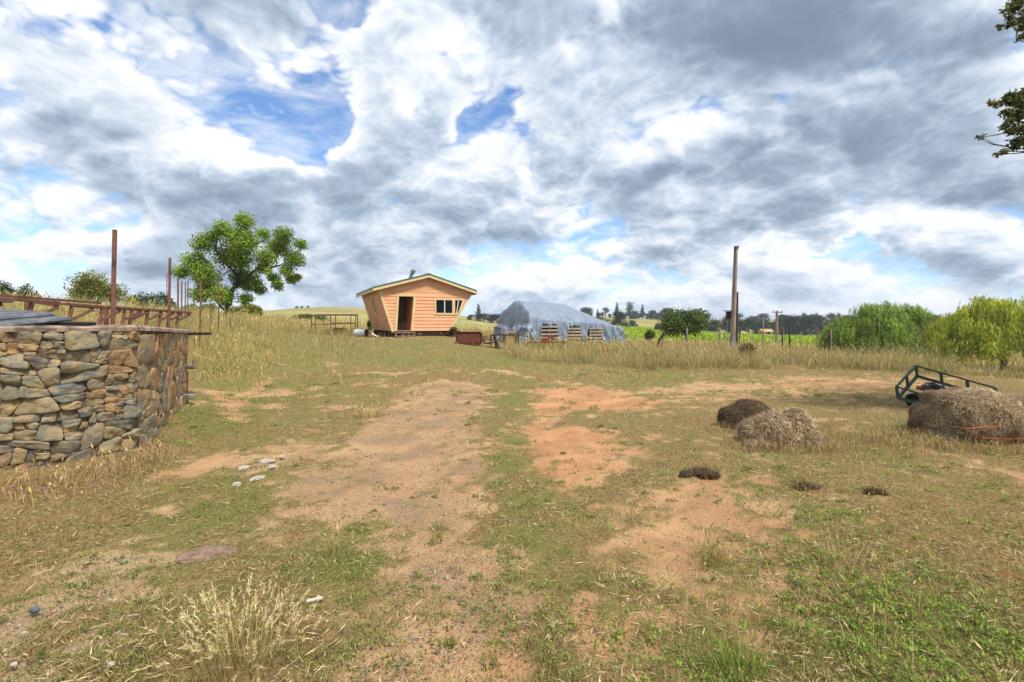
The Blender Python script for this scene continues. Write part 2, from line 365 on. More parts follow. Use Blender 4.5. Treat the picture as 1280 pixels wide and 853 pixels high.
def blade_arrays(pos, h, wd, lean, ang, col, tipcol=None, curve=.5, head=None):
    """ribbons: two base verts, two mid verts and a tip; heads are seed spikes added at the tip"""
    N = len(pos); ca, sa = np.cos(ang), np.sin(ang)
    dirv = np.stack([ca, sa, np.zeros(N)], 1); f = rng.uniform(0, 2*np.pi, N); side = np.stack([np.cos(f), np.sin(f), np.zeros(N)], 1)*(wd/2)[:, None]
    up = np.zeros((N, 3)); up[:, 2] = 1
    mid = pos+up*(h*.55*np.sqrt(np.maximum(0, 1-(lean*curve)**2)))[:, None]+dirv*(h*.55*lean*curve)[:, None]
    tip = pos+up*(h*np.sqrt(np.maximum(.0, 1-np.minimum(lean, .995)**2)))[:, None]+dirv*(h*lean)[:, None]
    V = np.stack([pos-side, pos+side, mid+side*.8, mid-side*.8, tip], 1).reshape(-1, 3)
    b = (np.arange(N)*5)[:, None]
    L = np.concatenate([b+np.array([[0, 1, 2, 3]]), b+np.array([[3, 2, 4]])], 1).ravel(); K = np.tile([4, 3], N)
    tc_ = col if tipcol is None else tipcol
    Cc = np.stack([col*.8, col*.8, (col+tc_)/2, (col+tc_)/2, tc_], 1).reshape(-1, 3)
    if head is not None and head.any():
        hp = tip[head]; hd = (tip-mid)[head]; hd /= np.linalg.norm(hd, axis=1)[:, None]+1e-9; n = len(hp)
        hl = (h[head]*.16+.02); s2 = side[head]/(wd[head]/2)[:, None]*(wd[head]*1.5+.002)[:, None]
        V2 = np.stack([hp-hd*hl[:, None]*.3, hp+s2+hd*hl[:, None]*.2, hp+hd*hl[:, None], hp-s2+hd*hl[:, None]*.2], 1).reshape(-1, 3)
        L = np.concatenate([L, ((np.arange(n)*4+len(V))[:, None]+np.arange(4)[None]).ravel()]); K = np.concatenate([K, np.full(n, 4)])
        V = np.concatenate([V, V2]); Cc = np.concatenate([Cc, np.repeat(tc_[head]*.96, 4, 0)])
    return V, L, K, Cc
def leaf_arrays(pos, tipd, nrm, ln, wd, col, fold=.25):
    N = len(pos); tipd = tipd/(np.linalg.norm(tipd, axis=1)[:, None]+1e-9)
    side = np.cross(tipd, nrm); side /= np.linalg.norm(side, axis=1)[:, None]+1e-9; n2 = np.cross(side, tipd)
    a = pos; t = pos+tipd*ln[:, None]; mc = pos+tipd*(ln*.45)[:, None]
    l = mc+side*(wd/2)[:, None]+n2*(wd*fold)[:, None]; r = mc-side*(wd/2)[:, None]+n2*(wd*fold)[:, None]
    V = np.stack([a, r, t, l], 1).reshape(-1, 3); b = (np.arange(N)*4)[:, None]
    L = (b+np.arange(4)[None]).ravel(); return V, L, np.full(N, 4), np.repeat(col, 4, 0)
def join(parts):
    Vs, Ls, Ks, Cs = [], [], [], []; o = 0
    for V, L, K, c in parts: Vs.append(V); Ls.append(L+o); Ks.append(K); Cs.append(c); o += len(V)
    return np.concatenate(Vs), np.concatenate(Ls), np.concatenate(Ks), np.concatenate(Cs)
def pal(cols, N, jit=.12, wts=None):
    c = np.array(cols)[rng.choice(len(cols), N, p=wts)]; return np.clip(c*rng.uniform(1-jit, 1+jit, (N, 1))*rng.uniform(1-jit*.4, 1+jit*.4, (N, 3)), 0, 1)
# ------------------------------------------------------------------ ground: one sheet to the horizon, fine near the camera
def build_ground():
    n = 900; s = np.linspace(-1, 1, n); g = 3.2*np.sinh(7.6*s)
    GX, GY = np.meshgrid(g, g+4.5); x = GX.ravel(); y = GY.ravel()
    z = height(x, y); d, gr, rd, gv = masks(x, y)
    z = z-.03*d*(np.hypot(x, y) < 25)                                     # bare tracks lie a little lower than the sod
    idx = np.arange(n*n).reshape(n, n)
    quads = np.stack([idx[:-1, :-1], idx[:-1, 1:], idx[1:, 1:], idx[1:, :-1]], -1).reshape(-1, 4)
    m, t, b, o = mat('ground_soil_and_sod')
    a = t.nd('ShaderNodeAttribute', attribute_name='mask'); sp = t.nd('ShaderNodeSeparateColor', {0: a.outputs['Color']}); D, G, Rr = sp.outputs; V = a.outputs['Alpha']
    co = t.nd('ShaderNodeTexCoord').outputs['Object']
    n1 = t.noise(co, 5, 6, .6); n2 = t.noise(co, 38, 6, .65); n3 = t.noise(co, .35, 5, .6); n4 = t.noise(co, .03, 4, .55)
    f = t.m('ADD', D, t.m('ADD', t.m('MULTIPLY', t.m('SUBTRACT', n1, .5), .9), t.m('MULTIPLY', t.m('SUBTRACT', n2, .5), 1.5)))
    n5 = t.noise(co, 95, 5, .7); dm = t.ss(t.m('ADD', f, t.m('MULTIPLY', t.m('SUBTRACT', n5, .5), 1.1)), .36, .58)
    th = t.mix(t.ss(n2, .35, .62), lin(182,158,106,.66), lin(124,104,66,.62))
    th = t.mix(t.ss(n1, .50, .72, 0, .8), th, lin(158,112,74,.66)); th = t.mix(t.ss(t.noise(co, 2.2, 6, .65), .54, .72, 0, .7), th, lin(210,184,134,.72))
    gf = t.ss(t.m('ADD', G, t.m('MULTIPLY', t.m('SUBTRACT', n2, .5), .9)), .25, .8)
    cover = t.mix(gf, th, t.mix(n1, lin(122,122,68,.64), lin(158,146,86,.64)))
    # far meadows: gold with olive drifts
    dist = t.nd('ShaderNodeNewGeometry').outputs['Position']; ln = t.v('LENGTH', dist)
    farf = t.ss(ln, 26, 55)
    fcol = t.mix(t.ss(n3, .35, .65), lin(200,182,116,.68), lin(164,156,92,.66)); fcol = t.mix(t.ss(n4, .42, .62), fcol, lin(158,154,90,.66))
    cover = t.mix(farf, cover, fcol)
    nL = t.ss(t.noise(co, 1.3, 6, .65), .35, .68); tan = t.mix(nL, lin(206,180,140,.76), lin(178,150,110,.71)); redc = t.mix(nL, lin(214,156,110,.76), lin(196,132,88,.72))
    tan = t.mix(t.ss(t.noise(co, 3.7, 6, .7), .55, .72, 0, .6), tan, lin(170,138,110,.70))
    dirt = t.mix(Rr, tan, redc)
    vo = t.nd('ShaderNodeTexVoronoi', {'Vector': co, 'Scale': 62.0}); vc = t.nd('ShaderNodeSeparateColor', {0: vo.outputs['Color']}).outputs
    peb = t.mix(vc[0], lin(124,108,96,.66), lin(198,180,156,.72)); peb = t.mix(t.ss(vc[1], .6, .8), peb, lin(186,132,96,.7))
    pf = t.m('MULTIPLY', t.m('MULTIPLY', V, t.ss(n1, .2, .5)), t.ss(vo.outputs['Distance'], .5, .25))
    dirt = t.mix(t.m('MULTIPLY', t.m('MULTIPLY', V, t.ss(nL, .25, .9)), .55), dirt, lin(168,150,122,.74)); dirt = t.mix(t.m('MULTIPLY', pf, .9), dirt, peb)
    dirt = t.mix(t.m('MULTIPLY', t.ss(n2, .50, .78), .5), dirt, lin(150,116,86,.72))
    col = t.mix(dm, cover, dirt); t.set(b.inputs['Base Color'], col); b.inputs['Roughness'].default_value = .95; b.inputs['Specular IOR Level'].default_value = .1
    hgt = t.m('ADD', t.m('MULTIPLY', n2, .6), t.m('ADD', t.m('MULTIPLY', t.noise(co, 130, 4, .6), .4), t.m('MULTIPLY', t.m('MULTIPLY', vo.outputs['Distance'], V), -.6)))
    bn = t.nd('ShaderNodeBump', {'Strength': .9, 'Distance': .028, 'Height': hgt}); t.l.new(bn.outputs[0], b.inputs['Normal'])
    o = np_mesh('ground', np.stack([x, y, z], 1), quads.ravel(), np.full(len(quads), 4), m, smooth=True, attrs={'mask': np.stack([d, gr, rd, gv], 1)})
    tag(o, kind='structure')
build_ground()

# ------------------------------------------------------------------ dry-stone wall
def clip(poly, nx, ny, c):
    out = []
    for i in range(len(poly)):
        a = poly[i]; b = poly[(i+1) % len(poly)]; da = a[0]*nx+a[1]*ny-c; db = b[0]*nx+b[1]*ny-c
        if da <= 0: out.append(a)
        if (da < 0 < db) or (db < 0 < da): t = da/(da-db); out.append((a[0]+(b[0]-a[0])*t, a[1]+(b[1]-a[1])*t))
    return out
def stone_cells(x0, x1, y0, y1, seeds, ax):
    """power diagram with the x axis squeezed by ax, so that cells come out wider than tall"""
    S = [(x*ax, y, r) for x, y, r in seeds]; cells = []
    for i, (xi, yi, ri) in enumerate(S):
        p = [(x0*ax, y0), (x1*ax, y0), (x1*ax, y1), (x0*ax, y1)]
        for j, (xj, yj, rj) in enumerate(S):
            if i == j: continue
            nx, ny = xj-xi, yj-yi; dd = nx*nx+ny*ny
            if dd > 1.2: continue
            c = (dd+ri*ri-rj*rj)/2+nx*xi+ny*yi
            p = clip(p, nx, ny, c)
            if len(p) < 3: break
        if len(p) >= 3: cells.append([(x/ax, y) for x, y in p])
    return cells
def build_wall():
    rd = random.Random(5)
    path = [(-10.5, 4.75), (-5.55, 5.12), (-5.02, 5.42), (-4.72, 6.0), (-4.80, 6.5), (-5.98, 8.9)]
    P = [Vector((x, y, 0)) for x, y in path]; L = [0]
    for a, b in zip(P, P[1:]): L.append(L[-1]+(b-a).length)
    tot = L[-1]
    def pos(s):
        s = min(max(s, 0), tot-1e-4)
        for i in range(len(P)-1):
            if s <= L[i+1]:
                t = (s-L[i])/(L[i+1]-L[i]); p = P[i].lerp(P[i+1], t)
                # blended outward normal
                def nn(k): d = (P[k+1]-P[k]).normalized(); return Vector((d.y, -d.x, 0))
                n = nn(i)
                if t > .5 and i < len(P)-2: n = n.lerp(nn(i+1), (t-.5))
                if t < .5 and i > 0: n = n.lerp(nn(i-1), (.5-t))
                return p, n.normalized()
    top = lambda s: 1.525-.10*max(0, (s-L[3])/(tot-L[3]))
    root = thing('stone_wall', 'thick dry-stone wall of grey, tan and rust-orange rocks ending beside the track', 'wall', (-5.5, 5.5, 0))
    # backing core
    core = MB(); n = 60; ring = []
    for i in range(n+1):
        s = tot*i/n; p, nr = pos(s); zt = top(s)-.035; f = p-nr*.012; bk = p-nr*.5
        ring.append([(f.x, f.y, -.3), (f.x, f.y, zt), (bk.x, bk.y, zt), (bk.x, bk.y, -.3)])
    vs = [q for r in ring for q in r]; fs = []
    for i in range(n):
        for k in range(4): fs.append((i*4+k, (i+1)*4+k, (i+1)*4+(k+1) % 4, i*4+(k+1) % 4))
    fs += [(0, 1, 2, 3), tuple(n*4+k for k in (3, 2, 1, 0))]; core.add(vs, fs)
    core.build('mortar_core', noisy('wall_mortar', lin(138,120,98,.74), lin(98,84,70,.68), 30, .95, .6), root)
    # stones
    sec = L[3]+.12
    def split(poly, ratio, big):
        """rubble courses: keep cutting a block with nearly level or nearly upright joints until it is stone-sized"""
        xs = [p[0] for p in poly]; ys = [p[1] for p in poly]; w_, h_ = max(xs)-min(xs), max(ys)-min(ys); area = abs(sum(poly[i][0]*poly[(i+1) % len(poly)][1]-poly[(i+1) % len(poly)][0]*poly[i][1] for i in range(len(poly))))/2
        lim = big*math.exp(rd.uniform(-3.3, 0.25))
        if area < lim and w_ < 3.4*h_*max(ratio, .6) and h_ < 2.2*w_/min(ratio, 1.4): return [poly]
        if area < .0009: return [poly]
        if w_ > h_*ratio*rd.uniform(.8, 1.25): th = rd.gauss(0, .22); nx, ny = math.cos(th), math.sin(th)
        else: th = rd.gauss(0, .17); nx, ny = math.sin(th), math.cos(th)
        cx, cy = sum(xs)/len(xs), sum(ys)/len(ys); t = rd.uniform(-.22, .22); c = nx*(cx+t*w_)+ny*(cy+t*h_)
        A_, B_ = clip(poly, nx, ny, c), clip(poly, -nx, -ny, -c)
        if len(A_) < 3 or len(B_) < 3: return [poly]
        return split(A_, ratio, big)+split(B_, ratio, big)
    def rect(x0, x1, y0, y1): return [(x0, y0), (x1, y0), (x1, y1), (x0, y1)]
    cells = split(rect(L[1]-2.2, sec, -.3, 1.5), 1.55, .12)+split(rect(sec, tot, -.3, 1.44), .70, .20)
    colsA = [lin(146,142,122,.85), lin(158,150,126,.85), lin(182,156,114,.85), lin(186,146,104,.82), lin(132,134,126,.82), lin(116,122,124,.8), lin(170,156,122,.85), lin(160,130,98,.82), lin(140,136,120,.85), lin(176,164,132,.85), lin(126,126,118,.82), lin(152,146,126,.85), lin(150,140,116,.85)]
    colsB = [lin(182,142,104,.85), lin(174,146,110,.85), lin(140,132,118,.82), lin(188,142,100,.82), lin(160,144,116,.85), lin(146,142,130,.8)]
    V = []; Fc = []; CC = []
    for poly in cells:
        cx = sum(p[0] for p in poly)/len(poly); cy = sum(p[1] for p in poly)/len(poly)
        # angular outline, densified, with small chips
        pts = []; nseg = 5; pl = []
        for i in range(len(poly)):                                         # knock the corners off
            a, b = poly[i], poly[(i+1) % len(poly)]; k1, k2 = rd.uniform(.06, .26), rd.uniform(.06, .26); pl += [(a[0]+(b[0]-a[0])*k1, a[1]+(b[1]-a[1])*k1), (b[0]+(a[0]-b[0])*k2, b[1]+(a[1]-b[1])*k2)]
        for i in range(len(pl)):
            a, b = pl[i], pl[(i+1) % len(pl)]
            for k in range(nseg):
                t = (k+.5)/nseg; pts.append((a[0]+(b[0]-a[0])*t, a[1]+(b[1]-a[1])*t))
        size = math.sqrt(max((max(p[0] for p in poly)-min(p[0] for p in poly))*(max(p[1] for p in poly)-min(p[1] for p in poly)), 1e-5))
        if size < .022: continue
        g = max(.70, 1-.0028/size*1.4); rs = .35 if cx > sec else 1.0; bul = rs* min(.042, .010+size*.085)*rd.uniform(.35, 1.5); tx, ty = rd.uniform(-.32, .32), rd.uniform(-.25, .3); sd_ = rd.randint(0, 9999)
        A_ = np.array(pts); ch = 1+(vnoise(A_[:, 0]*40, A_[:, 1]*40, sd_)-.5)*.07; rings = []
        fa, fb = rd.uniform(0, 6.28), rd.uniform(.2, .55)
        for k, (sc, dp) in enumerate(((1, -.055), (1, .42), (.98, .86), (.93, 1.0), (.64, 1.0), (.3, 1.0))):
            xx = cx+(A_[:, 0]-cx)*g*sc*ch; yy = cy+(A_[:, 1]-cy)*g*sc*ch; ux_ = (xx-cx); uy_ = (yy-cy)
            n_l = (vnoise(xx*7.0, yy*9.0, sd_)-.5)*.045+(vnoise(xx*19, yy*23, sd_+3)-.5)*.022+(vnoise(xx*52, yy*52, sd_+5)-.5)*.008
            facet = -np.maximum(0, ux_*math.cos(fa)+uy_*math.sin(fa)-size*.08)*fb
            rg = []
            for j in range(len(xx)):
                dep = -.055 if k == 0 else dp*bul+((ux_[j]*tx+uy_[j]*ty)*.7+(n_l[j]+facet[j])*min(1, .35+k*.3))*(.5 if cx > sec else 1)
                p, nr = pos(xx[j]); q_ = p+nr*max(dep, -.055); rg.append((q_.x, q_.y, min(yy[j], top(xx[j])+.01)))
            rings.append(rg)
        o = len(V); m = len(pts)
        for rg in rings: V += rg
        p, nr = pos(cx); q_ = p+nr*(bul+(vnoise(np.array([cx*7.0]), np.array([cy*9.0]), sd_)[0]-.5)*.045); V.append((q_.x, q_.y, cy))
        nr_ = len(rings)
        for k in range(nr_-1):
            for j in range(m): a = o+k*m+j; b = o+k*m+(j+1) % m; Fc.append((a, b, b+m, a+m))
        for j in range(m): Fc.append((o+(nr_-1)*m+j, o+(nr_-1)*m+(j+1) % m, o+nr_*m))
        cl = rd.choice(colsB if cx > sec else colsA); jt = rd.uniform(.78, 1.15); CC += [tuple(c*jt for c in cl)]*(nr_*m+1)
    sm, n_, b_, o_ = mat('wall_rock'); a = n_.nd('ShaderNodeAttribute', attribute_name='Col').outputs['Color']; co = n_.nd('ShaderNodeTexCoord').outputs['Object']
    nz = n_.noise(co, 9, 8, .68, .6); nz2 = n_.noise(co, 48, 6, .7); nz3 = n_.noise(co, 3.1, 5, .6)
    c = n_.mix(n_.ss(nz, .42, .62), a, n_.mix(.65, a, lin(196,162,112,.8))); c = n_.mix(n_.ss(n_.noise(co, 6.5, 8, .72, 1.2), .50, .62, 0, .7), c, n_.mix(.5, a, lin(92,92,84,.7))); c = n_.mix(n_.ss(nz3, .52, .66, 0, .6), c, lin(128,124,112,.7))
    c = n_.mix(n_.ss(nz2, .55, .75, 0, .55), c, lin(70,62,54,.7)); c = n_.mix(n_.ss(n_.noise(co, 16, 6, .7), .62, .72, 0, .55), c, lin(196,188,160,.75))
    n_.set(b_.inputs['Base Color'], c); b_.inputs['Roughness'].default_value = .9; b_.inputs['Specular IOR Level'].default_value = .15
    bn = n_.nd('ShaderNodeBump', {'Strength': .9, 'Distance': .02, 'Height': n_.m('ADD', n_.noise(co, 22, 10, .72), n_.m('MULTIPLY', nz2, .4))}); n_.l.new(bn.outputs[0], b_.inputs['Normal'])
    K = [len(f) for f in Fc]
    np_mesh('stones', V, [i for f in Fc for i in f], K, sm, root, (-5.5, 5.5, 0), CC)
    # rough mortared cap
    cap = MB(); vs = []; n = 170
    for i in range(n+1):
        s = tot*i/n; p, nr = pos(s); zt = top(s); jit = (rd.random()-.5)
        f = p+nr*(.035+jit*.05); bk = p-nr*(.47+jit*.05); h = .02+(vnoise(np.array([s*2.2]), np.array([.5]), 3)[0])*.035
        f2 = p+nr*(.0+jit*.03)
        vs += [(f.x, f.y, zt-.03), (f.x, f.y, zt+h*.3), (f2.x, f2.y, zt+h), (bk.x, bk.y, zt+h), (bk.x, bk.y, zt-.03)]
    fs = []
    for i in range(n):
        for k in range(5): fs.append((i*5+k, (i+1)*5+k, (i+1)*5+(k+1) % 5, i*5+(k+1) % 5))
    fs += [(0, 1, 2, 3, 4), tuple(n*5+k for k in (4, 3, 2, 1, 0))]
    cap.add(vs, fs); cap.build('cap', noisy('wall_cap', lin(188,164,146,.75), lin(140,118,100,.7), 12, .95, .7, c3=lin(104,96,88,.7)), root)
    # plank end and pipe stubs sticking out of the far end
    e, nr = pos(tot); fx = MB(); a = e+Vector((-.3, .02, 1.385)); fx.bar(a, a+Vector((.62, .12, .0)), .16, .05); fx.build('plank_end', DARKWOOD, root)
    fx = MB(); a = e+Vector((-.2, 0, .78)); fx.tube([a, a+Vector((.42, -.1, .0))], .035, 10); fx.tube([e+Vector((.17, -.08, .78)), e+Vector((.17, -.08, .92))], .022, 8); fx.build('grey_pipe_stub', noisy('galvanised', lin(150,140,130,.7), lin(120,108,98,.7), 20, .6, .2), root)
    fx = MB(); a = e+Vector((.03, -.10, .0)); fx.tube([a+Vector((0, 0, .28)), a+Vector((0, 0, .70))], .045, 10); fx.build('red_pipe', noisy('red_paint_pipe', lin(132,50,48,.8), lin(96,38,38,.8), 20, .7, .2), root)
    fx = MB(); fx.box(e+Vector((.12, -.15, .26)), (.22, .12, .07)); fx.build('pipe_bracket', noisy('pale_galvanised', lin(178,172,164,.7), lin(138,132,124,.7), 20, .6, .2), root, bevel=.01)
build_wall()

# ------------------------------------------------------------------ ribbed grey panels lying behind the wall top
def build_panels():
    z0 = EYE
    o = at(20, 409, 6.1)
    grey = noisy('grey_panel', lin(120,122,128,.7), lin(92,94,100,.7), 12, .65, .25, c3=lin(140,142,146,.7))
    r = thing('ribbed_panel', 'stack of grey ribbed panels lying sloped behind the top of the stone wall', 'panel stack', o)
    for k, (dz, sh, nm) in enumerate(((0, 0, 'lower_panel'), (.045, -.25, 'upper_panel'))):
        b = MB()
        for i in range(15):
            x0 = -9.35+sh+i*.215; sl = lambda x: (.165-.078*(x+8)*1.0)
            for j in range(1):
                p = lambda x, y, h: (x, y, z0-.075+sl(x)+dz+h+.10*(y-5.8))
                a, c, w_ = x0, x0+.19, .02
                y0, y1 = 5.75+k*.18, 6.75
                b.hexa([p(a, y0, 0), p(c, y0, 0), p(c, y1, 0), p(a, y1, 0), p(a+w_, y0+.03, .03), p(c-w_, y0+.03, .03), p(c-w_, y1, .03), p(a+w_, y1, .03)])
        b.hexa([(x, y, z0-.085+.165-.078*(x+8)+dz+.10*(y-5.8)+h) for h in (-.01, .008) for x, y in ((-9.35+sh, 5.72+k*.18), (-6.16+sh, 5.72+k*.18), (-6.16+sh, 6.78), (-9.35+sh, 6.78))])
        b.build(nm, grey, r)
    p = at(92, 406, 6.6); q_ = at(60, 404, 6.8)
    b = MB(); b.bar((q_[0]-.2, q_[1]+.2, q_[2]-.005), (p[0]+.13, p[1], p[2]-.002), .3, .065)
    t = b.build('black_plank', noisy('black_plank_wood', lin(52,48,50,.8), lin(36,34,36,.8), 10, .8, .3, (.3, 1, 1)), origin=p, bevel=.006)
    tag(t, 'short black plank lying at the right end of the grey ribbed panels', 'plank')
build_panels()
# ------------------------------------------------------------------ cabin with outward-leaning walls
def build_cabin():
    A = Vector((-7.3, 26.0, 0)); ux = Vector((.906, .423, 0)); uy = Vector((-.423, .906, 0))   # along the front, towards the back
    def fu(px): k = (px-640)/F; return (k*A.y-A.x)/(ux.x-k*ux.y)
    def fz(px, py): u = fu(px); y = A.y+ux.y*u; return EYE+(HZ-py)/F*y
    def W(u, w, z): p = A+ux*u+uy*w; return (p.x, p.y, z)
    DEP = 6.3
    zb = 1.12; ze = fz(473, 361.5); zr = fz(534, 346.5)
    ubl, utl = fu(489.5), fu(472.5); ubr, utr = fu(562), fu(591); um = fu(534.5)
    zer = ze-.06
    ul = lambda z: ubl+(utl-ubl)*(z-zb)/(ze-zb)
    ur = lambda z: ubr+(utr-ubr)*(z-zb)/(zer-zb)
    roofz = lambda u: (ze+(zr-ze)*(u-utl)/(um-utl)) if u < um else (zer+(zr-zer)*(utr-u)/(utr-um))
    root = thing('cabin', 'small orange cabin with outward-leaning walls and green metal roof', 'cabin', W(2.5, 0, zb))
    OR = noisy('orange_siding', lin(243,184,142,.86), lin(228,164,120,.82), 3, .6, .12, (.22, .22, 2.4), c3=lin(224,162,124,.80))
    CR = noisy('cream_trim', lin(240,212,160,.78), lin(226,194,142,.78), 6, .6, .1)
    GRN = noisy('green_roof_metal', lin(92,138,112,.6), lin(78,122,100,.6), 4, .45, .1, metal=.2)
    DK = noisy('cabin_interior_boards', lin(150,112,88,.9), lin(104,76,60,.85), 6, .85, .3, (2.5, 2.5, .15)); FL = noisy('cabin_floor_boards', lin(110,92,76,.6), lin(78,64,54,.6), 6, .8, .2)
    # openings on the front, as (left edge, right edge) at their own heights
    dzt, dzb = fz(508, 370.5), zb+.02
    door = (dzb, dzt, lambda z: fu(496)+(fu(498.5)-fu(496))*(z-dzb)/(dzt-dzb), lambda z: fu(513.5)+(fu(517)-fu(513.5))*(z-dzb)/(dzt-dzb))
    wz0, wz1 = fz(560, 391.5), fz(560, 375.5)
    wl, wr = fu(545), fu(565); w3l, w3rb, w3rt = fu(568.5), fu(572.5), fu(578)
    win = (wz0, wz1, lambda z: wl, lambda z: w3rb+(w3rt-w3rb)*(z-wz0)/(wz1-wz0))
    def siding(b, L_, R_, z0, z1, fw, step, holes, topf=None, out=.02):
        z = z0
        while z < z1-1e-6:
            zt = min(z+step, z1); cuts = sorted(set([z, zt]+[h for o_ in holes for h in o_[:2] if z < h < zt]))
            for a, c in zip(cuts, cuts[1:]):
                segs = [(L_, R_)]
                for o_ in holes:
                    if o_[0] <= a+1e-6 and o_[1] >= c-1e-6: segs = [s2 for s in segs for s2 in (((s[0], o_[2]), (o_[3], s[1])) if s[0](a) <= o_[2](a)+1e-4 and o_[3](a) <= s[1](a)+1e-4 else (s,))]
                for l, r in segs:
                    oa = out*(zt-a)/step+.004; oc = out*(zt-c)/step+.004
                    if r(a)-l(a) < .01: continue
                    b.hexa([fw(l(a), -oa, a), fw(r(a), -oa, a), fw(r(a), .03, a), fw(l(a), .03, a), fw(l(c), -oc, c), fw(r(c), -oc, c), fw(r(c), .03, c), fw(l(c), .03, c)])
            z = zt
    b = MB(); gz0 = zer-.04
    siding(b, ul, ur, zb, gz0, W, .19, [door, win], None, .022); 
    b.build('front_siding', OR, root)
    b = MB(); u = utl-.02                                                  # vertical boards in the gable
    while u < utr:
        u2 = min(u+.16, utr); zl, z2 = roofz(max(u, utl)), roofz(min(u2, utr))
        if min(zl, z2) > gz0+.005: b.hexa([W(u+.004, -.02, gz0), W(u2-.004, -.02, gz0), W(u2-.004, .03, gz0), W(u+.004, .03, gz0), W(u+.004, -.02, zl-.02), W(u2-.004, -.02, z2-.02), W(u2-.004, .03, z2-.02), W(u+.004, .03, zl-.02)])
        u = u2
    b.hexa([W(utl, .005, gz0), W(utr, .005, gz0), W(utr, .04, gz0), W(utl, .04, gz0), W(um-.02, .005, zr-.03), W(um+.02, .005, zr-.03), W(um+.02, .04, zr-.03), W(um-.02, .04, zr-.03)])
    b.build('gable_boards', OR, root)
    # left wall (leaning), with a small tilted window; right, back walls
    lw0, lw1 = 1.45, 2.55
    lwin = (zb+1.1, zb+1.85, lambda z: 2.3-.15*(z-zb-1.1), lambda z: 3.1-.15*(z-zb-1.1))
    LWf = lambda w, o, z: W(ul(z)+o, w, z)
    b = MB(); siding(b, lambda z: .0, lambda z: DEP, zb, ze+.02, LWf, .19, [lwin], None, .022); b.build('left_siding', OR, root)
    RWf = lambda w, o, z: W(ur(z)-o, w, z)
    b = MB(); siding(b, lambda z: .0, lambda z: DEP, zb, zer+.02, RWf, .19, []); b.build('right_siding', OR, root)
    b = MB(); siding(b, ul, ur, zb, gz0, lambda u, o, z: W(u, DEP-o, z), .135, [])
    b.hexa([W(utl, DEP-.03, gz0), W(utr, DEP-.03, gz0), W(utr, DEP+.01, gz0), W(utl, DEP+.01, gz0), W(um-.02, DEP-.03, zr-.03), W(um+.02, DEP-.03, zr-.03), W(um+.02, DEP+.01, zr-.03), W(um-.02, DEP+.01, zr-.03)])
    b.build('back_siding', OR, root)
    # inside
    b = MB(); b.hexa([W(ubl+.05, .04, zb-.1), W(ubr-.05, .04, zb-.1), W(ubr-.05, DEP-.05, zb-.1), W(ubl+.05, DEP-.05, zb-.1), W(ubl+.05, .04, zb+.01), W(ubr-.05, .04, zb+.01), W(ubr-.05, DEP-.05, zb+.01), W(ubl+.05, DEP-.05, zb+.01)]); b.build('floor', FL, root)
    b = MB(); x = ubl+.06
    while x < ubr-.1:
        b.hexa([W(x, 1.5, zb+.01), W(x+.14, 1.5, zb+.01), W(x+.14, 1.54, zb+.01), W(x, 1.54, zb+.01), W(x, 1.5, 3.3), W(x+.14, 1.5, 3.3), W(x+.14, 1.54, 3.3), W(x, 1.54, 3.3)]); x += .15
    b.hexa([W(utl+.1, .08, ze-.12), W(utr-.1, .08, ze-.12), W(utr-.1, DEP-.1, ze-.12), W(utl+.1, DEP-.1, ze-.12), W(utl+.1, .08, ze-.08), W(utr-.1, .08, ze-.08), W(utr-.1, DEP-.1, ze-.08), W(utl+.1, DEP-.1, ze-.08)])
    b.build('inner_boards', DK, root)
    b = MB(); b.box(W(fu(507), 1.1, zb+.28), (.9, .5, .5)); b.box(W(fu(500), 1.3, zb+.9), (.4, .4, .06)); b.build('cupboard', DARKWOOD, root, bevel=.02)
    # trim
    b = MB(); T = .055
    def strip(p, q_, w_, ph=.05): b.bar(W(p[0], -ph/2-.006, p[1]), W(q_[0], -ph/2-.006, q_[1]), w_, ph, up=tuple(-uy))
    dl, dr = door[2], door[3]
    def ft(pts, wd):
        for (p, q_) in pts: strip(p, q_, wd)
    dtr = MB(); b = dtr
    ft([((dl(dzb)-.06, dzb-.02), (dl(dzt)-.06, dzt)), ((dr(dzb)+.06, dzb-.02), (dr(dzt)+.06, dzt)), ((dl(dzt)-.13, dzt+.055), (dr(dzt)+.13, dzt+.055))], .13)
    dtr.build('door_frame', CR, root)
    b = MB(); cl = fu(474.5)-utl
    strip((ubl+.06, zb-.05), (utl+.07, ze-.02), .12); b.build('corner_trim', CR, root)
    b = MB(); strip((ubr-.05, zb-.05), (utr-.06, zer-.02), .10); b.build('corner_trim', CR, root)
    # open inward door leaf, seen as an orange slab on the right of the doorway
    b = MB(); b.hexa([W(dr(dzb)-.03, .05, dzb), W(dr(dzb), .05, dzb), W(dr(dzb)-.1, .9, dzb), W(dr(dzb)-.14, .9, dzb), W(dr(dzt)-.03, .05, dzt), W(dr(dzt), .05, dzt), W(dr(dzt)-.1, .9, dzt), W(dr(dzt)-.14, .9, dzt)])
    b.build('door', noisy('door_paint', lin(214,130,76,.7), lin(196,116,66,.7), 4, .6, .1), root)
    # front window: two sliding panes and one slanted pane in cream frames
    GL, gn, gb, go = mat('dark_window_glass'); gb.inputs['Base Color'].default_value = (.55, .58, .54, 1); gb.inputs['Roughness'].default_value = .03; gb.inputs['Transmission Weight'].default_value = 1.0; gb.inputs['IOR'].default_value = 1.25
    fr = MB(); b = fr
    h_ = .10
    strip((wl-.12, wz0-h_/2), (w3rb+.08, wz0-h_/2), h_); strip((wl-.12, wz1+h_/2), (w3rt+.14, wz1+h_/2), h_)
    strip((wl-h_/2, wz0), (wl-h_/2, wz1), h_); strip((w3rb+h_/2, wz0), (w3rt+h_/2, wz1), h_); strip(((wr+w3l)/2, wz0), ((wr+w3l)/2, wz1), (w3l-wr))
    fo = fr.build('window', CR, root)
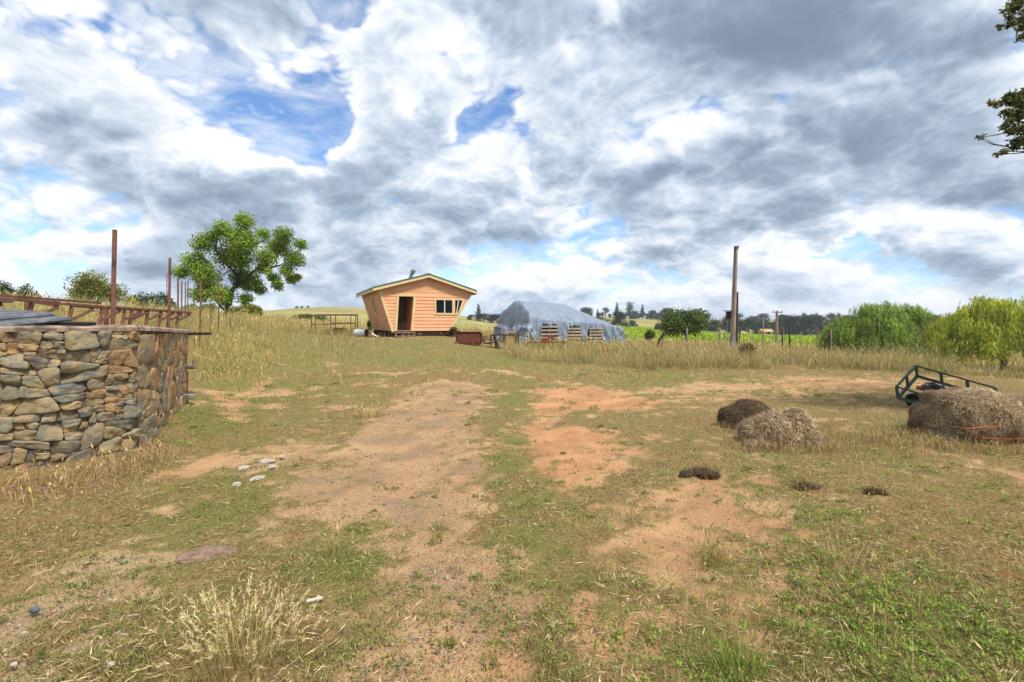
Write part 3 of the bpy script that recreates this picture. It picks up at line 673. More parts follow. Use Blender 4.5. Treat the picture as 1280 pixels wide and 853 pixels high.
    VN = noisy('white_vinyl', (.72, .72, .70), (.66, .66, .64), 5, .4, 0); mid = fu(555.6); b = MB(); strip((mid, wz0), (mid, wz1), .05, .03); b.build('mullion', VN, fo); b = MB(); strip((w3l+.10, wz0), (w3l+.22, wz1), .045, .03); b.build('mullion', VN, fo)
    for a, c, a2, c2 in ((wl, mid-.03, wl, mid-.03), (mid+.03, wr, mid+.03, wr), (w3l, w3rb, w3l, w3rt)):
        g = MB(); g.hexa([W(a, .004, wz0), W(c, .004, wz0), W(c, .01, wz0), W(a, .01, wz0), W(a2, .004, wz1), W(c2, .004, wz1), W(c2, .01, wz1), W(a2, .01, wz1)]); g.build('pane', GL, fo)
    # left window
    sw = MB(); z0, z1 = lwin[0], lwin[1]; l, r = lwin[2], lwin[3]
    def sb(p, q_, w_): sw.bar(LWf(p[0], -.03, p[1]), LWf(q_[0], -.03, q_[1]), w_, .06, up=tuple(-ux))
    sb((l(z0)-.05, z0-.04), (r(z0)+.05, z0-.04), .12); sb((l(z1)-.05, z1+.04), (r(z1)+.05, z1+.04), .12); sb((l(z0)-.04, z0), (l(z1)-.04, z1), .1); sb((r(z0)+.04, z0), (r(z1)+.04, z1), .1)
    swo = sw.build('window', CR, root); g = MB(); g.hexa([LWf(l(z0), .005, z0), LWf(r(z0), .005, z0), LWf(r(z0), .012, z0), LWf(l(z0), .012, z0), LWf(l(z1), .005, z1), LWf(r(z1), .005, z1), LWf(r(z1), .012, z1), LWf(l(z1), .012, z1)]); g.build('pane', GL, swo)
    # roof
    oh, of, th = .30, .30, .085
    def roof_pts(z_off):
        sl1 = (zr-ze)/(um-utl); sl2 = (zr-zer)/(utr-um)
        return (utl-oh, ze-oh*sl1+z_off), (um, zr+z_off), (utr+oh*.5, zer-oh*.5*sl2+z_off)
    e1, rg, e2 = roof_pts(.07)
    rf = MB()
    for (ua, za), (uc, zc) in ((e1, rg), (rg, e2)):
        rf.hexa([W(ua, -of, za), W(uc, -of, zc), W(uc, DEP+of, zc), W(ua, DEP+of, za), W(ua, -of, za+th), W(uc, -of, zc+th), W(uc, DEP+of, zc+th), W(ua, DEP+of, za+th)])
        for k in range(9):                                                 # standing seams run from eave to ridge
            w_ = -of+.02+k*(DEP+2*of-.04)/8
            rf.bar(W(ua, w_, za+th+.012), W(uc, w_, zc+th+.012), .035, .03)
    rf.bar(W(um, -of-.01, rg[1]+th+.01), W(um, DEP+of, rg[1]+th+.01), .22, .03)
    ro = rf.build('roof', GRN, root)
    fa = MB()
    for (ua, za), (uc, zc) in ((e1, rg), (rg, e2)):
        fa.bar(W(ua, -of-.012, za-.055), W(uc, -of-.012, zc-.055), .025, .12, up=(0, 0, 1))
        fa.bar(W(ua, DEP+of+.012, za-.055), W(uc, DEP+of+.012, zc-.055), .025, .12)
    fa.bar(W(e1[0]+.012, -of, e1[1]-.07), W(e1[0]+.012, DEP+of, e1[1]-.07), .025, .15); fa.bar(W(e2[0]-.012, -of, e2[1]-.07), W(e2[0]-.012, DEP+of, e2[1]-.07), .025, .15)
    fa.build('fascia', CR, root)
    cv = MB(); w0 = 2.2; c0 = Vector(W(um-.62, w0, zr-.25)); c1 = c0+Vector((.34, 0, .80)); d = (c1-c0).normalized()
    cv.tube([c0, c1], [.10, .10], 14); cv.tube([c1-d*.16, c1+d*.04], [.135, .135], 14); cv.build('roof_vent', noisy('vent_metal', lin(140,164,152,.6), lin(118,142,130,.6), 5, .5, .1), root)
    # deck, step and rough skirt under the floor
    b = MB(); x0, x1 = fu(489), fu(514)
    for k in range(5): b.hexa([W(x0, -1.0+k*.2, zb-.10), W(x1, -1.0+k*.2, zb-.10), W(x1, -.82+k*.2, zb-.10), W(x0, -.82+k*.2, zb-.10), W(x0, -1.0+k*.2, zb-.05), W(x1, -1.0+k*.2, zb-.05), W(x1, -.82+k*.2, zb-.05), W(x0, -.82+k*.2, zb-.05)])
    for px in (490.5, 499, 506, 513):
        b.bar(W(fu(px), -.95, zb-.55), W(fu(px), -.95, zb-.1), .08)
    b.bar(W(x0, -1.0, zb-.27), W(x1, -1.0, zb-.27), .04, .09)
    b.build('deck', noisy('deck_boards', lin(150,134,110,.7), lin(110,96,78,.7), 6, .85, .3), root)
    b = MB(); rd = random.Random(3)
    for k in range(26):
        u = ubl+.05+(ubr-ubl-.1)*k/25; b.bar(W(u, .08+rd.random()*.1, zb-.75), W(u+rd.uniform(-.05, .05), .06, zb-.02), .12+rd.random()*.06, .05)
    for k in range(20): w_ = .1+(DEP-.2)*k/19; b.bar(W(ubl+.1, w_, zb-.75), W(ubl+.08, w_, zb-.02), .05, .3)
    b.build('foundation_skirt', DARKWOOD, root)
build_cabin()

# ------------------------------------------------------------------ pallet stack under a grey tarpaulin
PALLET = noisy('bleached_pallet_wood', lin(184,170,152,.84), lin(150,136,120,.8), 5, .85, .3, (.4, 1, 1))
def build_tarp():
    A = Vector((.86, 26.0, 0)); ux = Vector((.883, .469, 0)); uy = Vector((-.469, .883, 0)); Lx, Dy = 6.4, 4.0
    base = .30
    NU, NW = 330, 190
    def grid(n, L, pad):
        t = np.linspace(0, 1, n); e = np.linspace(-pad, L+pad, n)
        return e
    us = grid(NU, Lx, .62); ws = grid(NW, Dy, .62)
    U, Wg = np.meshgrid(us, ws); u = U.ravel(); w_ = Wg.ravel()
    top = np.interp(u, [-.6, .0, .35, .7, 2.8, 3.6, 4.6, 5.5, 6.3, 7.1], [2.40, 2.48, 2.55, 2.53, 2.44, 2.38, 2.02, 1.70, 1.35, .95])
    ridge = np.exp(-((w_-2.0)/1.35)**4)                                    # flat-ish top falling toward both hems
    shoulder = np.interp(u, [-.6, .2, 1.0, 3.0, 5.0, 6.2, 7.0], [1.75, 1.7, 1.45, 1.35, 1.2, 1.0, .7])
    H = shoulder+(top-shoulder)*np.clip(1.22*(1-np.abs(w_-2.15)/2.1), 0, 1)
    per = np.where((w_ < 0.8) | (w_ > Dy-.8), u*1.0, w_*1.0+13.0)
    fold = (fbm(per*1.6, w_*0+.5, 61, 3, .55)-.5)*.85+(np.abs(fbm(per*4.2, per*0+2, 63, 2)-.5)-.12)*.75
    din = np.minimum(np.minimum(u, Lx-u), np.minimum(w_, Dy-w_))+.30
    depth_out = np.clip((.5-din)/.6, 0, 1)
    lend = np.clip((.6-u)/.6, 0, 1)
    side = (din+fold*depth_out*.55)*np.where(u < .5, 3.4, 6.0)
    k = .18; hh = np.clip(.5+.5*(side-H)/k/2, 0, 1); z = side*(1-hh)+H*hh-k*hh*(1-hh)
    skirt = np.clip(1.15-din*.7, 0, 1)
    z = z+(fbm(u*1.3, w_*1.3, 71, 4, .6)-.5)*.08+(np.abs(fbm(u*3.1+w_*.5, w_*.8, 75, 3, .55)-.5)*2-.35)*.42*skirt*(din > .3)+(.5-np.abs(fbm(u*2.3+w_*.9, w_*2.0-u*.6, 73, 4, .6)-.5)*2.6)*.11*np.clip(1.3-din*.55, .15, 1)
    # hem: hangs low at the left end, lifted over the pallets
    hem = np.full_like(u, -.15)
    for c, h_, s in ((1.28, 1.10, .58), (2.95, .92, .52), (4.45, .84, .50)):
        hem = np.maximum(hem, h_*np.exp(-(np.abs(u-c)/s)**12)*(w_ < 1.2))
    hem = np.maximum(hem, .62*np.exp(-((w_-1.1)/.55)**4)*(u < .6)); hem = hem+(fbm(per*3, per*0, 77, 2)-.5)*.22
    wr = (np.abs(fbm(per*3.4+z*.35, z*1.1, 79, 4, .6)-.5)*2-.3)*.52*np.clip(1.5-z, .0, 1)*(din < .75)
    dxu = np.where(u < .35, -1.0, np.where(u > Lx-.35, 1.0, 0.0)); dxw = np.where(w_ < .5, -1.0, np.where(w_ > Dy-.5, 1.0, 0.0)); u = u+dxu*wr; w_ = w_+dxw*wr
    P = np.array(A)[None]+np.outer(u, np.array(ux))+np.outer(w_, np.array(uy)); P[:, 2] = base+z
    idx = np.arange(NU*NW).reshape(NW, NU); qd = np.stack([idx[:-1, :-1], idx[:-1, 1:], idx[1:, 1:], idx[1:, :-1]], -1).reshape(-1, 4)
    keep = (z[qd] > hem[qd]).all(1); qd = qd[keep]; used = np.unique(qd); rm = np.zeros(NU*NW, int); rm[used] = np.arange(len(used))
    m, n, b, o = mat('grey_tarpaulin'); co = n.nd('ShaderNodeTexCoord').outputs['Object']
    c = n.mix(n.ss(n.noise(co, 1.3, 6, .6), .3, .7), lin(140,154,174,.66), lin(150,163,182,.68)); c = n.mix(n.ss(n.noise(co, 9, 6, .7), .6, .75, 0, .2), c, lin(120,126,138,.8))
    n.set(b.inputs['Base Color'], c); b.inputs['Roughness'].default_value = .42; b.inputs['Specular IOR Level'].default_value = .5
    bn = n.nd('ShaderNodeBump', {'Strength': .28, 'Distance': .05, 'Height': n.noise(n.v('MULTIPLY', co, (3.2, 3.2, .7)), 2.2, 7, .6, .6)}); n.l.new(bn.outputs[0], b.inputs['Normal'])
    org = (A.x+2.5, A.y+2, base)
    t = np_mesh('tarpaulin', P[used], rm[qd].ravel(), np.full(len(qd), 4), m, None, org, smooth=True)
    tag(t, 'wrinkled grey tarpaulin draped over a long pile of wooden pallets', 'tarpaulin')
    # three upright pallets showing under the lifted hem, and dark bundles further in
    def W(u, w_, z): p = A+ux*u+uy*w_; return (p.x, p.y, base+z)
    lab = ['wooden pallet standing under the tarpaulin, nearest the rusty red machine', 'wooden pallet in the middle of the three under the tarpaulin', 'wooden pallet under the low right end of the tarpaulin']
    for i, (u0, u1, h_) in enumerate(((.72, 1.84, 1.12), (2.42, 3.42, 1.0), (3.98, 4.95, 1.0))):
        r = thing('wooden_pallet', lab[i], 'pallet', W((u0+u1)/2, -.15, -.25), 'pallets under the tarpaulin')
        b = MB()
        for k in range(6): z = .04+k*(h_-.1)/5; b.hexa([W(u0, -.19, z-.055), W(u1, -.19, z-.055), W(u1, -.165, z-.055), W(u0, -.165, z-.055), W(u0, -.19, z+.05), W(u1, -.19, z+.05), W(u1, -.165, z+.05), W(u0, -.165, z+.05)])
        b.build('slats', PALLET, r)
        for uu in (u0+.05, (u0+u1)/2, u1-.05):
            b = MB(); b.bar(W(uu, -.115, -.25), W(uu, -.115, h_), .06, .09); b.build('stringer', OLDWOOD, r)
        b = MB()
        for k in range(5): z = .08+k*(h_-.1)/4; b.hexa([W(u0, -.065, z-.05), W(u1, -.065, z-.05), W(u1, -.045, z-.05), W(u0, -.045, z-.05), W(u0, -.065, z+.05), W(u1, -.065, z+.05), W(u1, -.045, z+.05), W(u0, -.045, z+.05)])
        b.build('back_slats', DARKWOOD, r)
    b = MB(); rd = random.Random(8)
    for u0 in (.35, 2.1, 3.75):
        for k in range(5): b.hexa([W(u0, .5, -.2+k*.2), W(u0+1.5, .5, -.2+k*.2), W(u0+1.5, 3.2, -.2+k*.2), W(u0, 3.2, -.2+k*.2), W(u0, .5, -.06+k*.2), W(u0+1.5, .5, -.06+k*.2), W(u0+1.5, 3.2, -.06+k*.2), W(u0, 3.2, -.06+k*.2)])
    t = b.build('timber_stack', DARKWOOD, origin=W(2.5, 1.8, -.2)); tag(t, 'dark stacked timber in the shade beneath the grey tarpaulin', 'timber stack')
build_tarp()

# ------------------------------------------------------------------ rusty things in front of the tarp
def build_yard_things():
    o = Vector(at(586, 437, 23.5)); z0 = gz(o.x, o.y); o.z = z0
    r = thing('rusty_tub', 'rusty red-brown steel tub with rounded corners tipped on its side in the yard', 'tub', o)
    b = MB(); w_, h_, d = 1.22, .60, .5; n = 10
    def ring(y, s):
        pts = []
        for cx, cz, a0 in ((w_/2-.1, h_-.1, 0), (-w_/2+.1, h_-.1, 90), (-w_/2+.1, .1, 180), (w_/2-.1, .1, 270)):
            for k in range(5): a = R(a0+k*22.5); pts.append((o.x+(cx+.1*math.cos(a))*s, o.y+y, z0+.03+h_/2+(cz+.1*math.sin(a)-h_/2)*s))
        return pts
    rs = [ring(0, 1.05), ring(0, 1.0), ring(d, .86), ring(d+.01, .8)]; m = len(rs[0]); vs = [p for q in rs for p in q]; fs = []
    for k in range(3):
        for j in range(m): fs.append((k*m+j, k*m+(j+1) % m, (k+1)*m+(j+1) % m, (k+1)*m+j))
    fs.append(tuple(3*m+j for j in range(m))); b.add(vs, fs)
    red = noisy('rusted_red_plate', lin(126,68,52,.75), lin(96,52,42,.75), 6, .8, .3, c3=lin(146,92,66,.7))
    t = b.build('tub_body', red, r); sm = t.modifiers.new('thick', 'SOLIDIFY'); sm.thickness = .02
    b = MB(); b.hexa([(o.x-w_/2+.03, o.y+.05, z0+.07), (o.x+w_/2-.03, o.y+.05, z0+.07), (o.x+w_/2-.03, o.y+.07, z0+.07), (o.x-w_/2+.03, o.y+.07, z0+.07), (o.x-w_/2+.03, o.y+.05, z0+h_-.02), (o.x+w_/2-.03, o.y+.05, z0+h_-.02), (o.x+w_/2-.03, o.y+.07, z0+h_-.02), (o.x-w_/2+.03, o.y+.07, z0+h_-.02)]); b.build('tub_floor', red, r)
    b = MB(); e = o+Vector((w_/2, .2, 0)); b.add([e+Vector(p) for p in ((0,-.1,.12),(0,-.1,.46),(.26,-.1,.42),(.12,-.1,.28),(.2,-.1,.12),(0,.0,.12),(0,.0,.46),(.26,.0,.42),(.12,.0,.28),(.2,.0,.12))], [(4,3,2,1,0),(5,6,7,8,9),(0,1,6,5),(1,2,7,6),(2,3,8,7),(3,4,9,8),(4,0,5,9)])
    b.bar(e+Vector((.1, 0, .08)), e+Vector((.45, -.05, .06)), .12, .06); b.bar(e+Vector((.15, -.05, .25)), e+Vector((.95, -.05, .26)), .04); b.build('hitch', RUST, r)
    # black table frame with an anvil-like block inside
    o = Vector(at(631, 438, 23.2)); z0 = gz(o.x, o.y); o.z = z0; BK = noisy('black_rusted_steel', lin(62,54,52,.7), lin(84,66,58,.7), 14, .7, .2)
    r = thing('steel_table_frame', 'open dark steel table frame standing between the rusty tub and the tarpaulin', 'table frame', o)
    wx, wy, hh = 1.32, .8, .70; cs = [(-wx/2, -.0), (-wx/2+.18, wy), (wx/2-.12, 0), (wx/2, wy), (.02, 0)]
    for cx, cy in cs: b = MB(); b.bar(o+Vector((cx, cy, -.05)), o+Vector((cx, cy, hh)), .06); b.build('leg', BK, r)
    b = MB()
    for a, c in ((0, 2), (1, 3), (0, 1), (2, 3)): b.bar(o+Vector((*cs[a], hh)), o+Vector((*cs[c], hh)), .06)
    b.bar(o+Vector((wx/2-.12, 0, .06)), o+Vector((wx/2, wy, .06)), .05); b.bar(o+Vector((-wx/2, 0, .08)), o+Vector((-wx/2+.18, wy, .08)), .05); b.build('rails', BK, r)
    o2 = o+Vector((-.28, .25, 0))
    b = MB(); b.box(o2+Vector((.1, 0, .05)), (.62, .3, .12)); b.tube([o2+Vector((-.05, 0, .1)), o2+Vector((-.12, 0, .3)), o2+Vector((-.2, 0, .5)), o2+Vector((-.22, 0, .66))], [.12, .07, .06, .09], 8); b.bar(o2+Vector((-.2, 0, .34)), o2+Vector((-.75, -.1, .30)), .05)
    t = b.build('hand_pump', BK, origin=o2, bevel=.01); tag(t, 'old dark iron hand pump on the ground inside the steel table frame', 'pump')
    b = MB(); o3 = o+Vector((.3, .45, 0)); b.box(o3+Vector((0, 0, .31)), (.52, .06, .62)); b.box(o3+Vector((-.1, .0, .78)), (.75, .12, .05), Matrix.Rotation(.18, 3, 'Y')); b.box(o3+Vector((.1, .02, .86)), (.35, .3, .08), Matrix.Rotation(-.3, 3, 'Y'))
    t = b.build('plywood_sheet', noisy('plywood', lin(196,164,112,.75), lin(172,138,92,.75), 4, .8, .2), origin=o3); tag(t, 'tan plywood sheet leaning at the back of the steel table frame', 'plywood sheet')
    # red cultivator with coil tines
    o = Vector(at(684, 437, 24.0)); z0 = gz(o.x, o.y); o.z = z0+.05
    r = thing('cultivator', 'old red cultivator with curled rusty tines in dry grass before the pallets', 'cultivator', o)
    b = MB(); b.box(o+Vector((-.05, 0, .42)), (.42, .28, .26)); b.box(o+Vector((.18, 0, .60)), (.3, .2, .12)); b.build('engine_body', noisy('faded_red_paint', lin(150,62,56,.75), lin(110,56,50,.75), 8, .7, .2), r, bevel=.02)
    b = MB(); b.bar(o+Vector((-.85, 0, .34)), o+Vector((.9, 0, .34)), .06); b.bar(o+Vector((.1, 0, .5)), o+Vector((.85, .2, .72)), .04); b.build('toolbar', RUST, r)
    for k, x in enumerate((-.82, -.50, -.22, .45, .75)):
        b = MB(); c = o+Vector((x, -.05, .22)); pts = [c+Vector((.17*math.cos(a), 0, .15*math.sin(a))) for a in np.linspace(.3, 5.2, 14)]; pts.append(pts[-1]+Vector((.16, 0, -.08)))
        b.tube(pts, .025, 6); b.build('tine', RUST, r)
    # white barrel tank lying by the cabin and a white scrap
    o = Vector(at(451.5, 422, 27.2)); o.z = gz(o.x, o.y)+.02
    r = thing('barrel', 'white metal barrel with dark open end lying left of the cabin', 'barrel', o)
    b = MB(); a = o+Vector((-.36, 0, .21)); c = o+Vector((.32, -.1, .21)); d = (c-a).normalized(); b.tube([a, a+d*.04, c-d*.02, c], [.16, .215, .215, .20], 20)
    for t_ in (.25, .5, .75): b.tube([a+(c-a)*t_-d*.012, a+(c-a)*t_+d*.012], [.225, .225], 20)
    b.build('barrel_shell', noisy('white_barrel', lin(214,218,224,.78), lin(178,184,192,.75), 6, .5, .1), r, bevel=0)
    b = MB(); b.tube([c-d*.01, c+d*.05], [.222, .20], 20); b.build('barrel_end', noisy('dark_barrel_end', lin(60,56,56,.7), lin(42,40,40,.7), 6, .8, .1), r)
    o = Vector(at(469, 422.5, 26.0)); o.z = gz(o.x, o.y)+.03; b = MB(); b.box(o+Vector((0, 0, .10)), (.30, .2, .04), Matrix.Rotation(.5, 3, 'Y')); b.box(o+Vector((-.13, 0, .17)), (.06, .2, .12), Matrix.Rotation(.5, 3, 'Y'))
    t = b.build('metal_scrap', noisy('white_scrap', (.7, .7, .7), (.6, .6, .62), 5, .5, .1), origin=o, bevel=.01); tag(t, 'small white bent sheet of scrap lying between the barrel and the cabin', 'scrap')
    # rusty rack
    r0 = at(418, 419, 30); r = thing('steel_rack', 'rusty open steel rack on thin legs standing in dry grass left of the cabin', 'rack', (r0[0], r0[1], gz(r0[0], r0[1])))
    cs = {}
    for nm, px, d in (('fl', 394, 29), ('fm', 413.5, 29), ('fr', 444.5, 29), ('bl', 389.5, 30.4), ('bm', 419.5, 30.4), ('br', 438.5, 30.4), ('br2', 447, 30.4)):
        x, y, _ = at(px, 400, d); cs[nm] = Vector((x, y, gz(x, y)))
        b = MB(); zt = EYE+(HZ-394)/F*d; b.bar((x, y, cs[nm].z-.1), (x, y, zt), .045); b.build('leg', RUST, r)
    b = MB()
    def rail(a, c, py, w_=.06):
        pa, pc = cs[a], cs[c]; b.bar((pa.x, pa.y, EYE+(HZ-py)/F*pa.y), (pc.x, pc.y, EYE+(HZ-py)/F*pc.y), w_)
    rail('fl', 'fr', 394, .1); rail('bl', 'br2', 394.3, .07); rail('fl', 'bl', 394, .06); rail('fr', 'br2', 394, .06); rail('fm', 'fr', 404.5, .09); rail('bl', 'bm', 405.5); b.build('rails', RUST, r)
build_yard_things()

# ------------------------------------------------------------------ left: rusty posts, trough frame, wire
def build_left():
    WD = .78
    lbs = [(143.5, 287.5, 139.5, 10.0, .105, 'tallest rusty steel post, rising straight behind the stone wall'),
           (212.5, 322.5, 210.5, 14.0, .09, 'second tallest rusty post, left of the leafy tree, with a hooked rod'),
           (222.6, 349, 222.3, 17.5, .08, 'greyish steel post first to the right of the hooked rusty post'),
           (227.2, 352, 226.8, 19.0, .07, 'greyish steel post second to the right of the hooked rusty post'),
           (231.8, 352.5, 231.4, 21.0, .06, 'thin steel post third to the right of the hooked rusty post'),
           (235, 352, 234.4, 22.0, .06, 'thin rusty post at the left edge of the leafy tree crown'),
           (251.3, 345, 249.3, 13.2, .06, 'rusty post standing alone before the leafy tree, right of the wall end'),
           (263.7, 364, 263.7, 17.0, .03, 'very thin rusty rod standing left of the tree trunk'),
           (273.8, 355, 273, 17.0, .055, 'dark rusty post nearest the tree trunk on its left'),
           (287.5, 396, 287.5, 20, .05, 'short rusty stake right of the tree trunk'), (294.5, 397, 294.5, 22, .04, 'short thin stake farther right of the tree trunk')]
    tops = []
    for i, (pt, yt, pb, d, w_, lb) in enumerate(lbs):
        xb, yb, _ = at(pb, 410, d); z = gz(xb, yb); xt, yt_, zt = at(pt, yt, d)
        r = thing('rusty_post', lb, 'post', (xb, yb, z), 'posts in the grass on the left')
        b = MB(); b.tube([(xb, yb, z-.3), (xt, yt_, zt)], w_/2*WD, 10); b.build('post_shaft', RUSTG if i in (2, 3, 4) else RUST, r)
        if i == 1: b = MB(); b.tube([(xt-.01, yt_, zt-.5), (xt-.09, yt_, zt-.46), (xt-.09, yt_, zt-.95), (xt-.06, yt_, zt-1.25)], .012, 6); b.build('hooked_rod', RUST, r)
        tops.append((xb, yb, z))
    # feed trough frame: two rails on slanting braced legs
    P0 = Vector(at(-60, 369.5, 8.0)); P1 = Vector(at(239, 390, 15.5))
    r = thing('trough_frame', 'long rusty frame of twin rails on slanting braced legs behind the stone wall', 'trough frame', (P0.x, P0.y, gz(P0.x, P0.y)))
    def on(px, back=0):
        k = (px-640)/F; t = (k*P0.y-P0.x)/((P1.x-P0.x)-k*(P1.y-P0.y)); return P0.lerp(P1, t), t
    ax = (P1-P0).normalized(); sd_ = Vector((ax.y, -ax.x, 0)).normalized()      # towards the camera
    def rail(nm, pa, pc, off, dz, w_, h_):
        a, _ = on(pa); c, _ = on(pc); b = MB(); b.bar(a-sd_*off+Vector((0, 0, dz)), c-sd_*off+Vector((0, 0, dz)), w_, h_); b.build(nm, RUST, r)
    rail('rail', -60, 73, 0, 0, .06, .05); rail('rail', 40, 150, 0, -.02, .06, .05); rail('rail', 96, 176, .02, -.05, .06, .045); rail('rail', 146, 239, 0, -.02, .07, .05)
    rail('rail', -60, 155, .55, .10, .06, .05); rail('rail', 165, 238, .55, .02, .06, .05)
    for px, lean in ((-40, 1), (41, 1), (91, 1), (129, 1), (157, 1), (166, 1), (186, 1), (202, 1), (213, 1), (224, 1)):
        a, t = on(px); b = MB(); ft = a-sd_*.02-ax*.30; zf = gz(ft.x, ft.y)-.1
        a2 = a+Vector((0, 0, -.0)); f2 = Vector((ft.x, ft.y, zf)); b.bar(a2, f2, .058, .05); b.build('leg', RUST, r)
        b = MB(); b.bar(a2.lerp(f2, .35 if px < 150 else .3), a+ax*.62+Vector((0, 0, -.10)), .055, .05); b.bar(a+ax*.62+Vector((0, 0, -.07)), a+ax*.62-sd_*.55+Vector((0, 0, .03)), .05); b.build('brace', RUST, r)
    for px in (68, 160):
        a, t = on(px); a = a-sd_*.5; b = MB(); b.bar((a.x, a.y, gz(a.x, a.y)-.1), a+Vector((0, 0, .02)), .07); b.build('rear_leg', RUST, r)
    b = MB(); a, _ = on(-30); c, _ = on(7); b.bar(a+sd_*.05+Vector((0, 0, -.02)), c+sd_*.05+Vector((0, 0, -.03)), .16, .08); b.build('end_block', RUSTG, r)
    # slack fence wires between the posts and beyond
    q0 = Vector(at(-120, 386, 11.5)); r = thing('wire_fence', 'slack thin fence wires strung low through the dry grass behind the trough frame', 'wire fence', q0)
    for dz in (0, -.28):
        pts = [Vector(at(-120, 386, 11.5))+Vector((0, 0, dz)), Vector(at(141, 390, 14))+Vector((0, 0, dz)), Vector(at(215, 394, 17))+Vector((0, 0, dz)), Vector(at(275, 398, 19))+Vector((0, 0, dz))]
        b = MB(); b.tube(pts, .006, 5); b.build('wire', RUSTG, r)
build_left()

# ------------------------------------------------------------------ right: utility poles and fence posts
def build_right():
    x, y, _ = at(915.3, 436, 30); z = gz(x, y); xt, yt, zt = at(920, 308, 30)
    r = thing('utility_pole', 'tall weathered wooden pole leaning slightly, with grey metal sleeve at its foot', 'utility pole', (x, y, z))
    b = MB(); b.tube([(x, y, z-.2), (x+(xt-x)*.5, y, (z+zt)/2), (xt, yt, zt)], [.155, .14, .115], 14); b.build('shaft', GREYWOOD, r, smooth=False)
    b = MB(); b.tube([(x, y, z-.1), (x+.02, y, z+.72)], [.175, .17], 16); b.build('metal_sleeve', noisy('grey_sleeve', lin(150,152,160,.75), lin(128,130,138,.75), 6, .5, .1), r)
    b = MB(); b.bar((xt-.10, yt-.12, zt-.28), (xt-.08, yt-.12, zt-.02), .1, .08); b.bar((xt+.06, yt-.1, zt-.22), (xt+.09, yt-.1, zt+.03), .06, .06); b.build('top_bracket', DARKWOOD, r)
    b = MB(); b.tube([(x-.06, y-.165, z+.6), (xt-.06, yt-.13, zt-.4)], .016, 6); b.build('conduit', RUSTG, r)
    x2, y2, _ = at(919.6, 436, 31.2); z2 = gz(x2, y2); t2 = at(920.6, 366, 31.2)
    r = thing('stub_pole', 'shorter dark stub pole standing close behind the tall wooden pole', 'pole', (x2, y2, z2))
    b = MB(); b.tube([(x2, y2, z2-.2), t2], [.13, .12], 12); b.build('shaft', DARKWOOD, r); b = MB(); b.tube([Vector(t2)-Vector((0, 0, .02)), Vector(t2)+Vector((0, 0, .03))], .14, 12); b.build('pole_cap', RUSTG, r)
    p = Vector(at(911.5, 394.5, 30.3))
    r = thing('meter_box', 'small dark box with flat overhanging lid fixed to the left side of the tall pole', 'box', p)
    b = MB(); b.box(p, (.32, .3, .5)); b.build('box_body', DARKWOOD, r, bevel=.01); b = MB(); b.box(p+Vector((-.03, -.05, .29)), (.62, .46, .05)); b.build('box_lid', GREYWOOD, r)
    CONC = noisy('pale_weathered_post', lin(176,166,150,.7), lin(140,130,116,.7), 8, .85, .2); BLK = noisy('dark_metal_post', lin(58,54,52,.7), lin(76,66,60,.7), 8, .7, .2)
    for px, yt, yb, d, w_, m, lb, ln in ((823, 424, 442, 27, .04, BLK, 'dark thin stake beside the leaning vine-wrapped post', 0), (826.5, 414, 443, 26, .10, OLDWOOD, 'short leaning fence post with dead vine wrapped round it', -6),
            (858.7, 410, 434, 33, .16, CONC, 'pale wooden fence post before the round green oak', 0), (899.7, 410, 434, 34, .17, CONC, 'pale square fence post left of the tall pole', 0),
            (905.5, 414, 434, 36, .05, BLK, 'dark thin post between the pale square post and the tall pole', 0), (909, 401, 431, 40, .06, OLDWOOD, 'pale thin rod just left of the tall pole', 0),
            (924.3, 414, 434, 33, .09, BLK, 'dark metal post just right of the tall pole', 0), (954, 397, 436, 34, .11, CONC, 'tall pale post in front of the small tan shed', 0),
            (977.8, 411, 438, 31, .09, BLK, 'dark metal post first right of the T-shaped pole', 0), (986.8, 408, 437, 32, .10, BLK, 'dark metal post second right of the T-shaped pole', 0), (979, 410, 432, 42, .06, OLDWOOD, 'pale thin stake between the dark posts by the T-shaped pole', 0),
            (1021, 406, 434, 36, .06, RUST, 'reddish rusty post before the vineyard right of the dark posts', 0), (1002, 414, 432, 48, .06, GREYWOOD, 'grey thin post standing among the vines', 0), (1036, 414, 440, 30, .09, BLK, 'dark post at the left edge of the left willow', 0), (1039.5, 411, 441, 29, .06, GREYWOOD, 'grey post leaning on the left edge of the left willow', 1)):
        x, y, _ = at(px, yb, d); z = gz(x, y); zt = EYE+(HZ-yt)/F*d; r = thing('fence_post', lb, 'post', (x, y, z), 'fence posts beyond the dry grass on the right')
        b = MB(); b.tube([(x, y, z-.3), (x-math.sin(R(ln))*(zt-z)*1.0 if ln else x, y, zt)], [w_/2, w_*.45], 8 if w_ > .07 else 6); b.build('post_shaft', m, r)
        if ln == -6:
            b = MB(); b.tube([(x-.35, y-.1, z+.1), (x-.1, y-.08, z+.7), (x+.12, y-.05, z+1.0), (x+.2, y, zt+.05), (x+.32, y, zt-.2)], [.03, .06, .09, .07, .03], 7); b.build('vine', DARKWOOD, r)
    x, y, _ = at(971, 436, 45); z = gz(x, y); zt = EYE+(HZ-389)/F*45
    r = thing('power_pole', 'pale far power pole shaped like a T with a short crossarm', 'power pole', (x, y, z))
    b = MB(); b.tube([(x, y, z-.2), (x, y, zt)], [.13, .10], 10); b.build('shaft', OLDWOOD, r); b = MB(); b.bar((x-.45, y-.12, zt-.12), (x+.48, y-.12, zt-.12), .09, .1); b.build('crossarm', OLDWOOD, r)
    for dx in (-.4, 0, .4): b = MB(); b.tube([(x+dx, y-.12, zt-.1), (x+dx, y-.12, zt+.06)], [.03, .045], 8); b.build('insulator', GREYWOOD, r)
    x, y, _ = at(957.5, 421, 150); z = gz(x, y); r = thing('shed', 'small far tan shed with a dark doorway beyond the vines', 'shed', (x, y, z-.2))
